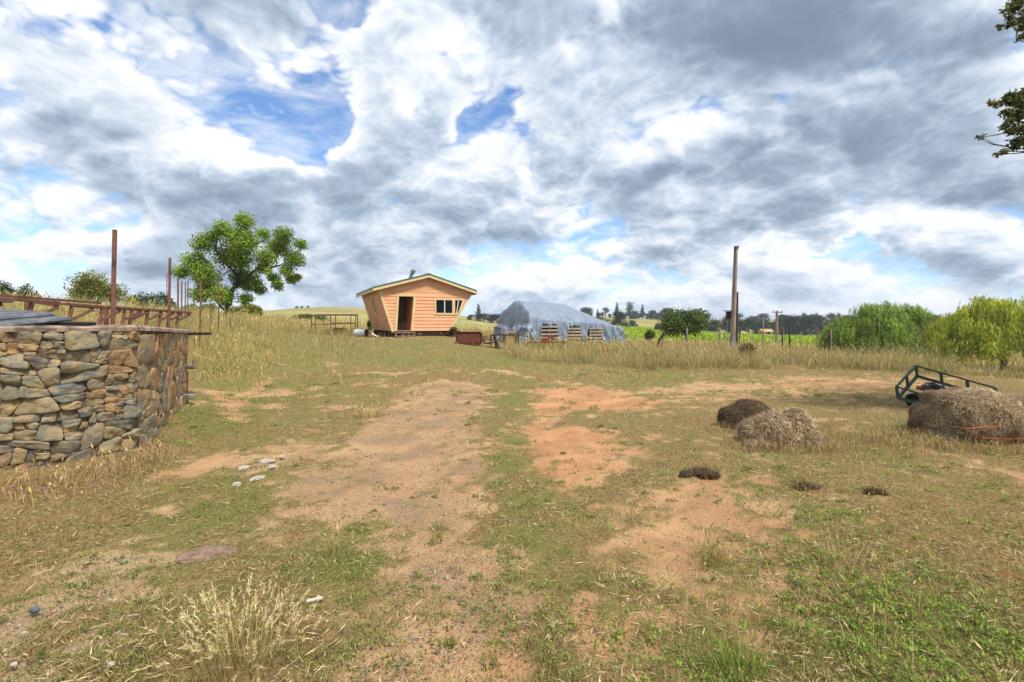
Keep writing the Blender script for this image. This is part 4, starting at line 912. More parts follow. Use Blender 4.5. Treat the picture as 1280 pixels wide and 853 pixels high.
    TAN = noisy('shed_boards', lin(206,176,120,.7), lin(190,160,108,.7), 3, .8, .1); z1 = EYE+(HZ-415)/F*150
    b = MB(); b.hexa([(x-1.4, y-1, z-.3), (x+1.6, y-1, z-.3), (x+1.6, y+2, z-.3), (x-1.4, y+2, z-.3), (x-1.4, y-1, z1), (x+1.6, y-1, z1), (x+1.6, y+2, z1), (x-1.4, y+2, z1)]); b.build('wall', TAN, r)
    b = MB(); b.add([(x-1.7, y-1.3, z1), (x+1.9, y-1.3, z1), (x+1.9, y+2.3, z1), (x-1.7, y+2.3, z1), (x-1.7, y+.5, z1+.9), (x+1.9, y+.5, z1+.9)], [(0,1,5,4),(2,3,4,5),(1,2,5),(3,0,4),(0,3,2,1)]); b.build('roof', TAN, r)
    b = MB(); b.box((x+.3, y-1.02, z+.8), (.8, .06, 1.9)); b.build('door', DARKWOOD, r)
build_right()

# ------------------------------------------------------------------ trailer, hose, hay and clods
def build_trailer():
    A, B_ = Vector((7.16, 9.0, .40)), Vector((8.02, 9.6, .735)); Cc = Vector((8.93, 8.93, .385)); D = A+Cc-B_
    nrm = (B_-A).cross(Cc-B_).normalized(); nrm = -nrm if nrm.z < 0 else nrm; dn = Vector((.03, .0, -.205))
    GM = noisy('dark_green_steel', lin(62,92,78,.65), lin(50,76,66,.65), 9, .55, .15, c3=lin(92,104,86,.6))
    g0 = gz(A.x, A.y)
    r = thing('garden_trailer', 'small green steel-framed trailer tipped down beside the large hay bale', 'trailer', (A.x, A.y, g0))
    b = MB()
    for p, q_ in ((A, B_), (B_, Cc), (Cc, D), (D, A)): b.bar(p, q_, .032)
    b.build('top_rail', GM, r)
    b = MB()
    for p, q_ in ((A, B_), (B_, Cc), (Cc, D), (D, A)): b.bar(p+dn, q_+dn, .035, .055)
    for t in (.36, .72): b.bar(B_.lerp(Cc, t)+dn, A.lerp(D, t)+dn, .04)
    b.build('bed_frame', GM, r)
    for p in (A, B_, Cc, D, A.lerp(B_, .5), B_.lerp(Cc, .33), B_.lerp(Cc, .66), A.lerp(D, .33), A.lerp(D, .66)):
        b = MB(); b.bar(p, p+dn, .036); b.build('stake_post', GM, r)
    mid = A.lerp(D, .30)+dn; axd = (B_-A).normalized(); TY = noisy('tyre_rubber', lin(46,44,44,.7), lin(34,32,32,.7), 12, .85, .2)
    for s, base in ((0, A.lerp(D, .22)+dn), (1, B_.lerp(Cc, .22)+dn)):
        c = Vector(at(1143.5, 504, 9.0)) if s == 0 else base+Vector((0, 0, -.2))-axd*.05
        if s == 0: c.z = gz(c.x, c.y)+.14
        b = MB(); b.torus(c, axd, .10, .05, 22, 8); t = b.build('wheel', TY, r, smooth=True)
        b = MB(); b.tube([c-axd*.035, c+axd*.035], [.075, .075], 14); b.build('rim', GM, t)
    b = MB(); b.bar(A.lerp(D, .22)+dn*1.2, B_.lerp(Cc, .22)+dn*1.2, .04); b.build('axle', GM, r)
    m = D.lerp(Cc, .5)+dn; e = m+(Cc-B_).normalized()*.9; e.z = gz(e.x, e.y)+.05; b = MB(); b.bar(m, e, .04); b.build('drawbar', GM, r)
    # coiled hose lying in the bed
    c = A.lerp(D, .36).lerp(B_.lerp(Cc, .36), .52)+dn*.7; b = MB(); rd = random.Random(2)
    for k in range(8):
        b.torus(c+Vector((rd.uniform(-.02, .02), rd.uniform(-.02, .02), 0))+nrm*(-.05+k*.018), nrm+Vector((rd.uniform(-.12, .12), rd.uniform(-.12, .12), 0)), .155+rd.uniform(-.03, .015), .015, 26, 6)
    t = b.build('hose_coil', noisy('dark_hose', lin(52,64,72,.7), lin(38,46,54,.7), 9, .5, .1), origin=c, smooth=True); tag(t, 'coil of dark hose lying in the green trailer', 'hose')
    p = Vector(at(1153, 486, 9.3)); b = MB(); b.box(p, (.16, .12, .07), Matrix.Rotation(.3, 3, 'Y')); b.box(p+Vector((.1, .05, .03)), (.1, .1, .08))
    t = b.build('folded_rag', noisy('red_rag', lin(170,120,104,.7), lin(140,90,80,.7), 9, .8, .2), origin=p, bevel=.015); tag(t, 'small faded reddish rag in the trailer left of the hose coil', 'rag')
build_trailer()
HAYC = [lin(216,192,154,1.0), lin(198,172,134,.98), lin(230,210,176,1.0), lin(172,144,108,.92), lin(152,124,92,.88)]
HAYD = [lin(132,106,78,.72), lin(102,82,60,.68), lin(162,132,94,.76), lin(84,68,52,.62)]
DARKHAY = noisy('dark_packed_hay', lin(104,84,62,.6), lin(66,52,40,.55), 26, .95, .9, bdist=.03)
def hay(name, label, cat, lumps, cols, N, group=None, core=None, blade=(.05, .20), wd=.0028, boxy=2.3):
    """each lump: centre, radii, yaw; a displaced rounded block with a coat of straw"""
    o = Vector((lumps[0][0][0], lumps[0][0][1], gz(lumps[0][0][0], lumps[0][0][1])))
    r = thing(name, label, cat, o, group); Vv = []; Ll = []; K = []; off = 0; blades = []
    wts = np.array([l[1][0]*l[1][1]+l[1][0]*l[1][2] for l in lumps]); wts = wts/wts.sum()
    for (c, rad, yaw), wt in zip(lumps, wts):
        nu, nv = 56, 30; th = np.linspace(0, 2*np.pi, nu, endpoint=False); ph = np.linspace(-.5*np.pi*.98, .5*np.pi*.98, nv)
        def surf(T, Ph, jit=1):
            cx = np.cos(T)*np.cos(Ph); cy = np.sin(T)*np.cos(Ph); cz = np.sin(Ph)
            k = (np.abs(cx)**boxy+np.abs(cy)**boxy+np.abs(cz)**boxy)**(-1/boxy)
            x, y, z = cx*k*rad[0], cy*k*rad[1], cz*k*rad[2]
            d = 1+.34*(fbm(x*5+c[0]*3, y*5+z*5, 91, 3)-.5)+.45*(fbm(x*2.6+z*1.3+c[1], y*2.1-z*1.7, 93, 2)-.5)
            x, y, z = x*d, y*d, z*d
            return np.stack([c[0]+x*math.cos(yaw)-y*math.sin(yaw), c[1]+x*math.sin(yaw)+y*math.cos(yaw), c[2]+z], -1)
        T, Ph = np.meshgrid(th, ph); p = surf(T.ravel(), Ph.ravel()); Vv.append(p)
        idx = np.arange(nu*nv).reshape(nv, nu); q_ = np.stack([idx[:-1], np.roll(idx, -1, 1)[:-1], np.roll(idx, -1, 1)[1:], idx[1:]], -1).reshape(-1, 4); Ll.append((q_+off).ravel()); K.append(np.full(len(q_), 4)); off += nu*nv
        n = int(N*wt); T = rng.uniform(0, 2*np.pi, n); Ph = np.arcsin(rng.uniform(-.75, 1, n)); p0 = surf(T, Ph)
        nrm = p0-np.array(c)[None]; nrm /= np.linalg.norm(nrm, axis=1)[:, None]
        rv = rng.normal(0, 1, (n, 3)); rv[:, 2] -= .55; tg = rv-nrm*(rv*nrm).sum(1)[:, None]; tg /= np.linalg.norm(tg, axis=1)[:, None]
        dr = tg+nrm*rng.uniform(.0, .45, (n, 1)); cl = fbm(p0[:, 0]*4, p0[:, 1]*4+p0[:, 2]*5, 95, 3)+.25*np.clip(nrm[:, 2], 0, 1)  # upward-facing straw gets a lighter colour: sunlit tops painted in
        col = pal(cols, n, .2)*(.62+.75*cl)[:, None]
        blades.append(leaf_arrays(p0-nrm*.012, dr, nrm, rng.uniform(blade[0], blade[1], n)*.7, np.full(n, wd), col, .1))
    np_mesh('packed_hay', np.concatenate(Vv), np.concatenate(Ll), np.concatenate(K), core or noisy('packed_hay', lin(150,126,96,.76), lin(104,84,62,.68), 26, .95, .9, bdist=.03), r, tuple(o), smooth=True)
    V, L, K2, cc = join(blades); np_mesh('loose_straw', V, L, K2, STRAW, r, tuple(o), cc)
    return r
def G(px, py): x, y = gp(px, py); return x, y
def mound(label, cols, N, spots):
    ls = []
    for px, py, dz, rx, ry, rz, yaw in spots: x, y = G(px, py); ls.append(((x, y+ry*.6, gz(x, y)+dz), (rx, ry, rz), yaw))
    hay('hay_heap', label, 'hay heap', ls, cols, N, 'old hay mounds in the field', core=DARKHAY if cols is HAYD else None, boxy=2.1)
mound('dark brown heap of old hay, rearmost of the three mounds beside the track', HAYD, 12000, [(930, 535, .12, .30, .28, .21, .3), (946, 536, .15, .30, .30, .26, -.3), (962, 538, .10, .26, .26, .20, .5), (920, 536, .03, .16, .2, .09, 0)])
mound('rounded tan-brown hay mound in front of the dark heap, nearest the camera', HAYC[:4]+HAYD[:2], 13000, [(952, 556, .10, .21, .22, .20, .2), (968, 558, .17, .22, .22, .24, -.3), (978, 556, .08, .18, .2, .18, .4), (958, 559, .03, .25, .16, .09, 0)])
mound('small round hay mound at the right end of the three mounds', HAYC[:3]+HAYD[:3], 9000, [(1000, 555, .17, .17, .2, .24, .4), (1010, 556, .08, .16, .18, .17, 0), (992, 557, .06, .16, .16, .13, .3)])
def big_bale():
    cs = []
    x, y = G(1180, 552); x2, y2 = G(1262, 556)
    lum = [((x+.42, y+.34, gz(x, y)+.18), (.36, .40, .25), .05), ((x2-.1, y2+.36, gz(x2, y2)+.29), (.52, .42, .33), -.05), ((x2+.9, y2+.40, gz(x2, y2)+.25), (.6, .42, .31), .0)]
    r = hay('hay_bale', 'long weathered grey-brown hay bale with orange twine beside the green trailer', 'hay bale', lum, HAYC, 85000, blade=(.03, .13), wd=.0024, boxy=3.6)
    b = MB(); TW = noisy('orange_twine', lin(226,110,70,.8), lin(200,90,60,.8), 30, .7, .1)
    for (pa, ya), (pc, yc), d in (((1206, 536), (1290, 527), 6.22), ((1228, 547.5), (1290, 548), 6.2)):
        p, q_ = Vector(at(pa, ya, d)), Vector(at(pc, yc, d)); b.tube([p+Vector((-.02, .12, 0)), p, p.lerp(q_, .5)+Vector((0, -.01, -.012)), q_, q_+Vector((.6, .1, 0))], .0045 if ya < 540 else .003, 6)
    b.build('twine', TW, r)
big_bale()
def rock(name, label, cat, c, rad, m, seed, yaw=0, group=None):
    nu, nv = 22, 12; b = MB(); rd = np.random.default_rng(seed); vs = []
    for j in range(nv):
        ph = -math.pi/2+math.pi*(j+.5)/nv
        for i in range(nu):
            t = 2*math.pi*i/nu; x, y, z = math.cos(t)*math.cos(ph), math.sin(t)*math.cos(ph), math.sin(ph)
            d = .75+.5*float(fbm(np.array([x*1.7+seed]), np.array([y*1.7+z*2.1]), seed, 3)[0]); x, y, z = x*d*rad[0], y*d*rad[1], z*d*rad[2]
            vs.append((c[0]+x*math.cos(yaw)-y*math.sin(yaw), c[1]+x*math.sin(yaw)+y*math.cos(yaw), c[2]+z))
    fs = [(j*nu+i, j*nu+(i+1) % nu, (j+1)*nu+(i+1) % nu, (j+1)*nu+i) for j in range(nv-1) for i in range(nu)]+[tuple(range(nu))[::-1], tuple((nv-1)*nu+i for i in range(nu))]
    b.add(vs, fs); o = b.build(name, m, origin=c); tag(o, label, cat, group); return o
ROCKG = noisy('grey_field_stone', lin(140,134,130,.7), lin(112,106,104,.7), 14, .9, .5); ROCKW = noisy('pale_field_stone', lin(214,204,190,.75), lin(170,158,144,.72), 14, .9, .6); ROCKB = noisy('blue_grey_stone', lin(112,120,130,.7), lin(90,98,110,.7), 14, .8, .3)
def place(px, py, dz=0): x, y = G(px, py); return (x, y, gz(x, y)+dz)
for i, (px, py, lb) in enumerate(((1172, 547, 'grey stone at the foot of the large hay bale, left one of the pair'), (1190, 551, 'grey stone at the foot of the large hay bale, right one of the pair'))):
    rock('field_stone', lb, 'stone', place(px, py, .03), (.13, .09, .075), ROCKG, 5+i, .3*i)
for i, (px, py, rx, lb) in enumerate(((333, 577, .15, 'largest of the pale flat stones at the edge of the gravel track'), (306, 586, .12, 'pale flat stone in the middle of the group by the gravel track'), (322, 601, .13, 'pale flat stone nearest the camera in the group by the gravel track'), (340, 588, .08, 'smallest pale stone in the group by the gravel track'), (352, 572, .06, 'small grey-white stone just right of the pale flat stones'), (296, 606, .09, 'pale stone half buried at the front left of the pale group'))):
    rock('field_stone', lb, 'stone', place(px, py, .0), (rx*.62, rx*.45, .022), ROCKW, 15+i, .5*i, 'pale stones by the track')
rock('field_stone', 'blue-grey stone on the sandy patch at the far left', 'stone', place(43, 771, .012), (.028, .018, .018), ROCKB, 31)
rock('field_stone', 'white pebble on the sandy patch nearest the bottom left corner', 'stone', place(17, 838, .008), (.014, .012, .01), ROCKW, 33); rock('field_stone', 'white pebble on the sandy patch below the blue-grey stone', 'stone', place(30, 801, .008), (.012, .01, .009), ROCKW, 34); rock('field_stone', 'small white pebble lying between green tufts at the bottom left', 'stone', place(139, 845, .01), (.016, .013, .012), ROCKW, 35)
CLOD = noisy('dry_dung', lin(170,142,120,.78), lin(128,104,88,.75), 18, .95, .9, bdist=.02)
rock('flat_clod', 'flat cracked brown clod lying on the sod left of the gravel track', 'clod', place(263, 690, -.012), (.21, .12, .045), CLOD, 41, .1)
for px, py, rad, sd_, lb in ((872, 598, (.20, .10, .085), 1, 'dark flattened clump of old hay on the reddish bare patch'), (1006, 614, (.12, .07, .07), 2, 'small dark clump of old hay in grass below the hay mounds'), (1093, 622, (.09, .05, .03), 3, 'tiny dark clump of hay to the right of the small dark clump')):
    x, y = G(px, py); g_ = gz(x, y); rad = (rad[0]*1.15, rad[1], rad[2]*.62); hay('hay_clump', lb, 'hay clump', [((x-rad[0]*.45, y, g_+rad[2]*.1), (rad[0]*.55, rad[1]*.8, rad[2]*.8), .4), ((x+rad[0]*.15, y+.02, g_+rad[2]*.25), (rad[0]*.5, rad[1], rad[2]), -.2), ((x+rad[0]*.65, y-.01, g_), (rad[0]*.42, rad[1]*.7, rad[2]*.7), .1)], HAYD, 1500, core=DARKHAY, blade=(.04, .13), wd=.003, boxy=2.0)
b = MB(); p = place(393, 757, .012); b.box(p, (.085, .022, .012), Matrix.Rotation(.4, 3, 'Z')); b.box((p[0]+.02, p[1]+.02, p[2]), (.04, .02, .01), Matrix.Rotation(-.5, 3, 'Z')); o = b.build('wood_chip', noisy('bleached_chip', lin(226,216,204,.75), lin(196,180,166,.75), 30, .8, .2), origin=p, bevel=.003); tag(o, 'bleached white wood chip on bare soil by the green patch', 'wood chip')
# ------------------------------------------------------------------ trees and shrubs
def crown_cloud(blobs, N, size, cols, aspect=.55, shell=.5, up=.4, jit=.2, droop=0):
    """leaf-sized faces spread through lumpy volumes; blobs = (x, y, z, rx, ry, rz)"""
    B = np.array(blobs, float); wt = B[:, 3]*B[:, 5]; wt = wt/wt.sum(); k = rng.choice(len(B), N, p=wt)
    d = rng.normal(0, 1, (N, 3)); d /= np.linalg.norm(d, axis=1)[:, None]; r = rng.uniform(0, 1, N)**shell
    lump = 1+.45*(fbm(d[:, 0]*2.5+k*3.1, d[:, 2]*2.5+d[:, 1]*2.1, 101, 3)-.5)*2
    p = B[k, :3]+d*B[k, 3:6]*(r*lump)[:, None]
    nrm = d*.7+rng.normal(0, .6, (N, 3)); nrm[:, 2] += up; nrm /= np.linalg.norm(nrm, axis=1)[:, None]
    t = rng.normal(0, 1, (N, 3)); t[:, 2] -= droop; t -= nrm*(t*nrm).sum(1)[:, None]
    tone = rng.uniform(.78, 1.22, len(B))[k]*(1+.35*(fbm(p[:, 0]*1.1/size*.06+5, p[:, 2]*1.1/size*.06+p[:, 1]*.3, 103, 3)-.5)*2)
    col = pal(cols, N, jit)*tone[:, None]; ln = size*rng.uniform(.65, 1.35, N)
    return leaf_arrays(p, t, nrm, ln, ln*aspect, col, .2)
def put_leaves(name, arr, parent, m=None):
    l = parent.location; return np_mesh(name, arr[0], arr[1], arr[2], m or LEAF, parent, tuple(l), arr[3])
OAK = [lin(74,100,40,0.853), lin(96,122,48,0.853), lin(56,80,36,0.853), lin(116,138,58,0.775)]
DARKG = [lin(50,68,44,0.688), lin(66,84,52,0.688), lin(40,56,40,0.688), lin(84,98,60,0.625)]
WALNUT = [lin(120,152,44,.98), lin(148,174,52,.98), lin(98,132,40,.95), lin(168,184,64,.95)]
WILLOW = [lin(166,170,60,1.12), lin(140,154,58,1.1), lin(190,182,66,1.12), lin(112,134,52,1.0)]
YELLO = [lin(150,150,48,0.899), lin(120,136,44,0.870), lin(172,156,56,0.870), lin(96,120,40,0.870)]

def walnut():
    d = 33; x, y, _ = at(280, 401, d); z = gz(x, y); k = d/F
    r = thing('leafy_tree', 'bright green spreading tree with a dark leaning trunk beyond the golden grass', 'tree', (x, y, z))
    bl = [(286,289,9),(318,281,10),(300,298,14),(316,306,14),(270,308,11),(356,295,10),(366,302,7),(341,306,13),(361,322,11),(340,324,11),(286,320,15),(306,326,13),(256,331,13),(241,343,8),(266,344,15),
          (290,345,15),(306,354,11),(318,362,6),(246,358,8),(262,368,10),(284,368,12),(303,373,8),(336,347,7),(338,356,6),(356,347,7),(358,357,5),(355,338,8),(324,334,8),(250,319,4),(278,298,8),(330,292,7),(346,342,4),(362,344,4),(270,378,6)]
    rd = random.Random(4); B = []
    for px, py, rr in bl:
        X_, Y_, Z_ = at(px, py, d); q_ = rr*k*1.24; B.append((X_, Y_+rd.uniform(-1, 1)*1.5, Z_, q_, q_*1.25, q_*.9))
    b = MB()
    def T(pts, rads): b.tube([(at(px, py, d)[0], y+dy, at(px, py, d)[2]) for px, py, dy in pts], rads, 9)
    T([(279.5,408,0),(281,398,0),(284,386,0),(287,376,.1),(290,362,.1),(296,345,.2),(302,328,.2),(308,308,.2),(314,288,.2)], [.24,.18,.15,.13,.11,.09,.07,.05,.02])
    T([(283,389,0),(277,384,-.1),(272,375,-.2),(268,362,-.3),(262,346,-.4),(254,333,-.5)], [.10,.085,.075,.06,.04,.02])
    T([(290,362,.1),(302,349,.4),(314,336,.6),(328,322,.8),(342,308,.9),(356,297,.9)], [.10,.08,.065,.05,.035,.02]); T([(314,336,.6),(332,334,.6),(348,330,.5),(356,342,.4)], [.09,.07,.05,.02])
    T([(296,345,.2),(286,330,-.4),(276,314,-.6),(280,298,-.7)], [.1,.08,.06,.03]); T([(287,376,.1),(294,366,-.7),(304,358,-1)], [.1,.07,.03]); T([(308,308,.2),(322,298,.9),(332,290,1.0)], [.07,.05,.02])
    b.build('trunk', BARK, r, smooth=True)
    put_leaves('crown', crown_cloud(B, 44000, .14, WALNUT, .6, .66, .5), r)
walnut()

def willow(name, label, base, cx, top, wid, ybase, d, cols, nst, trunk_px=None, seed=1, depthr=.8):
    x, y, _ = at(base[0], base[1], d); z = gz(x, y); k = d/F; rd = np.random.default_rng(seed)
    r = thing(name, label, 'tree', (x, y, z)); P_ = []; N_ = []; T_ = []; LN = []; CO = []
    cX = at(cx, 0, d)[0]; rx = wid*k; zt = EYE+(HZ-top)*k; zb = EYE+(HZ-ybase)*k; H = zt-zb
    limbs = []
    for j in range(80):                                                    # boughs arch up and out, curtains of twigs hang from them
        a0 = rd.uniform(0, 2*np.pi); reach = rd.uniform(.10, 1.0)**.6; limbs.append((a0, reach, max(0.0, 1-(reach*.97)**2)**.75*rd.uniform(.86, 1.04), rd.uniform(.60, 1.42), rd.uniform(.04, .11)))
    for i in range(nst):
        a0, reach, dome, tone, sprd = limbs[rd.integers(len(limbs))]; ang = a0+rd.normal(0, sprd/max(.25, reach)); rr = max(0, reach+rd.normal(0, sprd*.6))
        sx = cX+math.cos(ang)*rx*rr; sy = y+math.sin(ang)*rx*depthr*rr
        top_ = zb+H*(.14+.86*dome)*(1-.06*rd.random()); zs = top_-rd.random()**2*.28*H
        L_ = (zs-zb)*rd.uniform(.18, .82)+.05; n = max(6, int(L_/.05)); t = np.linspace(0, 1, n)
        ox, oy = math.cos(ang), math.sin(ang); bow = rd.uniform(.05, .30)
        px = sx+ox*bow*np.sqrt(t)+rd.normal(0, .02, n); py = sy+oy*bow*np.sqrt(t)+rd.normal(0, .02, n); pz = zs+.12*np.sin(np.minimum(t*4, np.pi))*bow-L_*t
        P_.append(np.stack([px, py, pz], 1)); dd = rd.normal(0, .34, (n, 3)); dd[:, 2] -= 1.0; T_.append(dd)
        nn = rd.normal(0, .5, (n, 3)); nn[:, 0] += ox; nn[:, 1] += oy; nn[:, 2] += .9; N_.append(nn); LN.append(rd.uniform(.13, .25, n)); CO.append(np.full(n, tone*rd.uniform(.85, 1.15))*(1.12-.25*t))  # leaf colour darkens down each twig: light from above painted in
    P_ = np.concatenate(P_); T_ = np.concatenate(T_); N_ = np.concatenate(N_); N_ /= np.linalg.norm(N_, axis=1)[:, None]; LN = np.concatenate(LN); tone = np.concatenate(CO)
    col = pal(cols, len(P_), .15)*tone[:, None]
    V, L, K, cc = leaf_arrays(P_, T_, N_, LN, LN*.17, col, .15); np_mesh('crown', V, L, K, LEAF, r, (x, y, z), cc)
    b = MB(); rr = .14 if trunk_px is None else trunk_px*k/2
    b.tube([(x, y, z-.2), (x+.02, y, z+H*.15), (x+.05, y, z+H*.5), (cX, y, zb+H*.8)], [rr*1.15, rr, rr*.85, rr*.3], 10)
    for j in range(9):
        a = j*.7; b.tube([(x+.03, y, z+H*(.3+.04*j)), (x+.5*(cX-x)+math.cos(a)*rx*.4, y+math.sin(a)*rx*.35, z+H*.55), (cX+math.cos(a)*rx*.6, y+math.sin(a)*rx*.5, z+H*.50)], [rr*.6, rr*.35, rr*.1], 7)
    b.build('trunk', DARKWOOD, r, smooth=True)
willow('willow_tree', 'yellow-green weeping willow on a dark trunk at the right edge of the field', (1253, 467), 1270, 356, 100, 449, 22, WILLOW, 3600, 8, 3)
willow('willow_tree', 'broad green weeping willow left of the yellow-green one, reaching down to the grass', (1100, 441), 1106, 369, 72, 441, 31, [lin(136,160,68,1.1), lin(118,144,62,1.08), lin(160,174,78,1.12), lin(98,122,54,1.0)], 3600, None, 5)
willow('willow_bush', 'low grey-green willow bush squeezed between the two weeping willows', (1168, 446), 1168, 392, 26, 447, 29, [lin(134,150,96,1.0), lin(118,136,84,1.0), lin(150,160,104,1.0)], 1500, 3, 9)

def shrub(name, label, cat, px, yt, yb, wd, d, cols, N=1500, size=.12, nb=7, seed=0, group=None, trunk=False):
    x, y, _ = at(px, yb, d); z = gz(x, y); k = d/F; zt = EYE+(HZ-yt)*k; H = max(.4, zt-z); w_ = wd*k/2; rd = random.Random(seed*13+int(px)); B = []
    for i in range(nb):
        a = 2*math.pi*i/nb+rd.random(); q_ = rd.uniform(.25, .8)
        B.append((x+math.cos(a)*w_*q_, y+math.sin(a)*w_*q_*.8, z+H*rd.uniform(.25 if not trunk else .45, .78), w_*rd.uniform(.42, .62), w_*rd.uniform(.42, .58), H*rd.uniform(.22, .32)))
    B.append((x, y, z+H*.72, w_*.55, w_*.5, H*.27))
    r = thing(name, label, cat, (x, y, z), group)
    put_leaves('crown' if trunk else 'foliage', crown_cloud(B, int(N*1.7), size*1.05, cols, .65, .55, .45), r)
    b = MB(); b.tube([(x, y, z-.2), (x, y, z+H*.3), (x+.05*w_, y, z+H*.7)], [max(.03, w_*.07), max(.025, w_*.055), .01], 7)
    for j in range(6): a = j*1.05; b.tube([(x, y, z+H*.2), (x+math.cos(a)*w_*.35, y+math.sin(a)*w_*.3, z+H*.5), (x+math.cos(a)*w_*.65, y+math.sin(a)*w_*.5, z+H*.66)], [max(.02, w_*.04), max(.015, w_*.03), .008], 6)
    b.build('trunk' if trunk else 'stems', BARK, r)
    return r
shrub('oak_tree', 'round mid-green oak standing behind the pale post left of the tall pole', 'tree', 858, 386, 433, 56, 44, OAK+[lin(128,140,56,.55)], 6500, .19, 14, 1, trunk=True)
shrub('bush', 'small round dark green bush at the near edge of the vineyard, left of the oak', 'bush', 812, 412, 429, 15, 48, OAK, 1300, .13, 6, 2)
shrub('bush', 'grey-green rounded bush up the slope behind the left side of the oak', 'bush', 836, 397, 416, 36, 110, [lin(120,122,96,.55), lin(104,110,84,.55), lin(134,130,100,.55)], 1700, .35, 9, 3)
shrub('bush', 'dark bush at the left foot of the grey-green rounded bush', 'bush', 822, 404, 417, 12, 112, DARKG, 600, .3, 5, 4)
shrub('bush', 'leafy bush right under the tree, its right one, above the golden grass', 'bush', 313, 379, 398, 26, 46, YELLO, 1700, .15, 8, 5)
shrub('bush', 'leafy bush just right of the tree trunk, lower than its right neighbour', 'bush', 294, 382, 400, 22, 48, YELLO, 1300, .15, 7, 6)
shrub('bush', 'low bush behind the thin rod left of the tree trunk', 'bush', 258, 379, 398, 28, 47, YELLO+OAK, 1500, .15, 8, 7)
shrub('bush', 'low green bush behind the row of grey steel posts', 'bush', 236, 380, 397, 22, 50, OAK, 1200, .15, 7, 8)
shrub('field_tree', 'small yellowish round tree on the grassy rise behind the tallest rusty post', 'tree', 122, 341, 372, 54, 52, YELLO, 3600, .20, 10, 9, trunk=True)
shrub('conifer_bush', 'small dark bush touching the left side of the yellowish tree', 'bush', 97, 351, 369, 16, 54, [lin(48,66,56,.55), lin(62,80,66,.55)], 900, .15, 5, 10)
for i, (px, yt, w_, lb) in enumerate(((-30, 351, 40, 'green bush on the skyline partly cut by the left edge of the photo'), (8, 351, 30, 'leftmost whole green bush on the skyline behind the trough frame'), (34, 353, 28, 'green bush on the skyline second from the left edge'), (190, 364, 30, 'green bush on the rise between the two tallest rusty posts'), (168, 369, 22, 'low olive bush left of the bush between the two tallest rusty posts'), (212, 371, 18, 'small bush hidden behind the hooked rusty post'))):
    shrub('bush', lb, 'bush', px, yt, 374 if px < 100 else 382, w_, 50, OAK+DARKG[:2] if px != 168 else YELLO, 1500, .16, 7, 20+i)
shrub('bush', 'low bright green plant by the rusty rack, left of its legs', 'bush', 380, 392.5, 405, 26, 62, [lin(116,142,50,.6), lin(92,122,44,.6)], 900, .16, 6, 30)
shrub('bush', 'low bright green plant seen through the rusty rack', 'bush', 404, 394, 405.5, 17, 60, [lin(116,142,50,.6), lin(92,122,44,.6)], 700, .16, 5, 31)
shrub('bush', 'dark weedy clump growing under the rusty rack', 'bush', 421, 410, 420, 26, 30.6, [lin(104,108,60,.5), lin(80,90,50,.5)], 700, .09, 6, 32)
shrub('bush', 'small dark bush peeking out behind the left wall of the cabin', 'bush', 463.5, 396, 412, 10, 36, DARKG, 600, .10, 5, 33)
shrub('bush', 'brown thorny weeds at the right foot of the cabin', 'bush', 567, 409, 425, 16, 27.5, [lin(132,108,76,.6), lin(112,98,64,.6)], 600, .09, 5, 34)
shrub('bush', 'dark dry weed clump in the tall grass right of the tall pole', 'bush', 932, 428, 452, 22, 19, [lin(128,112,80,.55), lin(104,94,64,.55)], 900, .07, 6, 35)

# far trees: a few kinds, copied with their trunks and crowns
def far_kind(name, H, blobs, cols, N, size, seed, trunk_r=.18):
    r = thing(name, 'far tree', 'tree', (0, 0, 0)); put_leaves('crown', crown_cloud(blobs, N, size, cols, .7, .5, .5, .18), r)
    b = MB(); b.tube([(0, 0, -.4), (.05, 0, H*.35), (0, .05, H*.75)], [trunk_r*1.2, trunk_r, .05], 7)
    for j in range(5): a = j*1.3; b.tube([(.03, 0, H*.28), (math.cos(a)*H*.15, math.sin(a)*H*.15, H*.48), (math.cos(a)*H*.28, math.sin(a)*H*.28, H*.62)], [trunk_r*.6, trunk_r*.4, .03], 6)
    b.build('trunk', BARK, r); return r
def oak_blobs(H, W_, seed, nb=11, low=.3):
    rd = random.Random(seed); return [(math.cos(a)*W_*q_, math.sin(a)*W_*q_, H*rd.uniform(low, .82), W_*rd.uniform(.3, .48), W_*rd.uniform(.3, .48), H*rd.uniform(.13, .22)) for a, q_ in [(2*math.pi*i/nb+rd.random(), rd.uniform(.15, .7)) for i in range(nb)]]+[(0, 0, H*.8, W_*.4, W_*.4, H*.18)]
def pine_blobs(H, W_, seed):
    rd = random.Random(seed); return [(rd.uniform(-.1, .1)*W_, rd.uniform(-.1, .1)*W_, H*(.18+.8*i/9), W_*(1-i/10.5)*.9, W_*(1-i/10.5)*.9, H*.07) for i in range(10)]
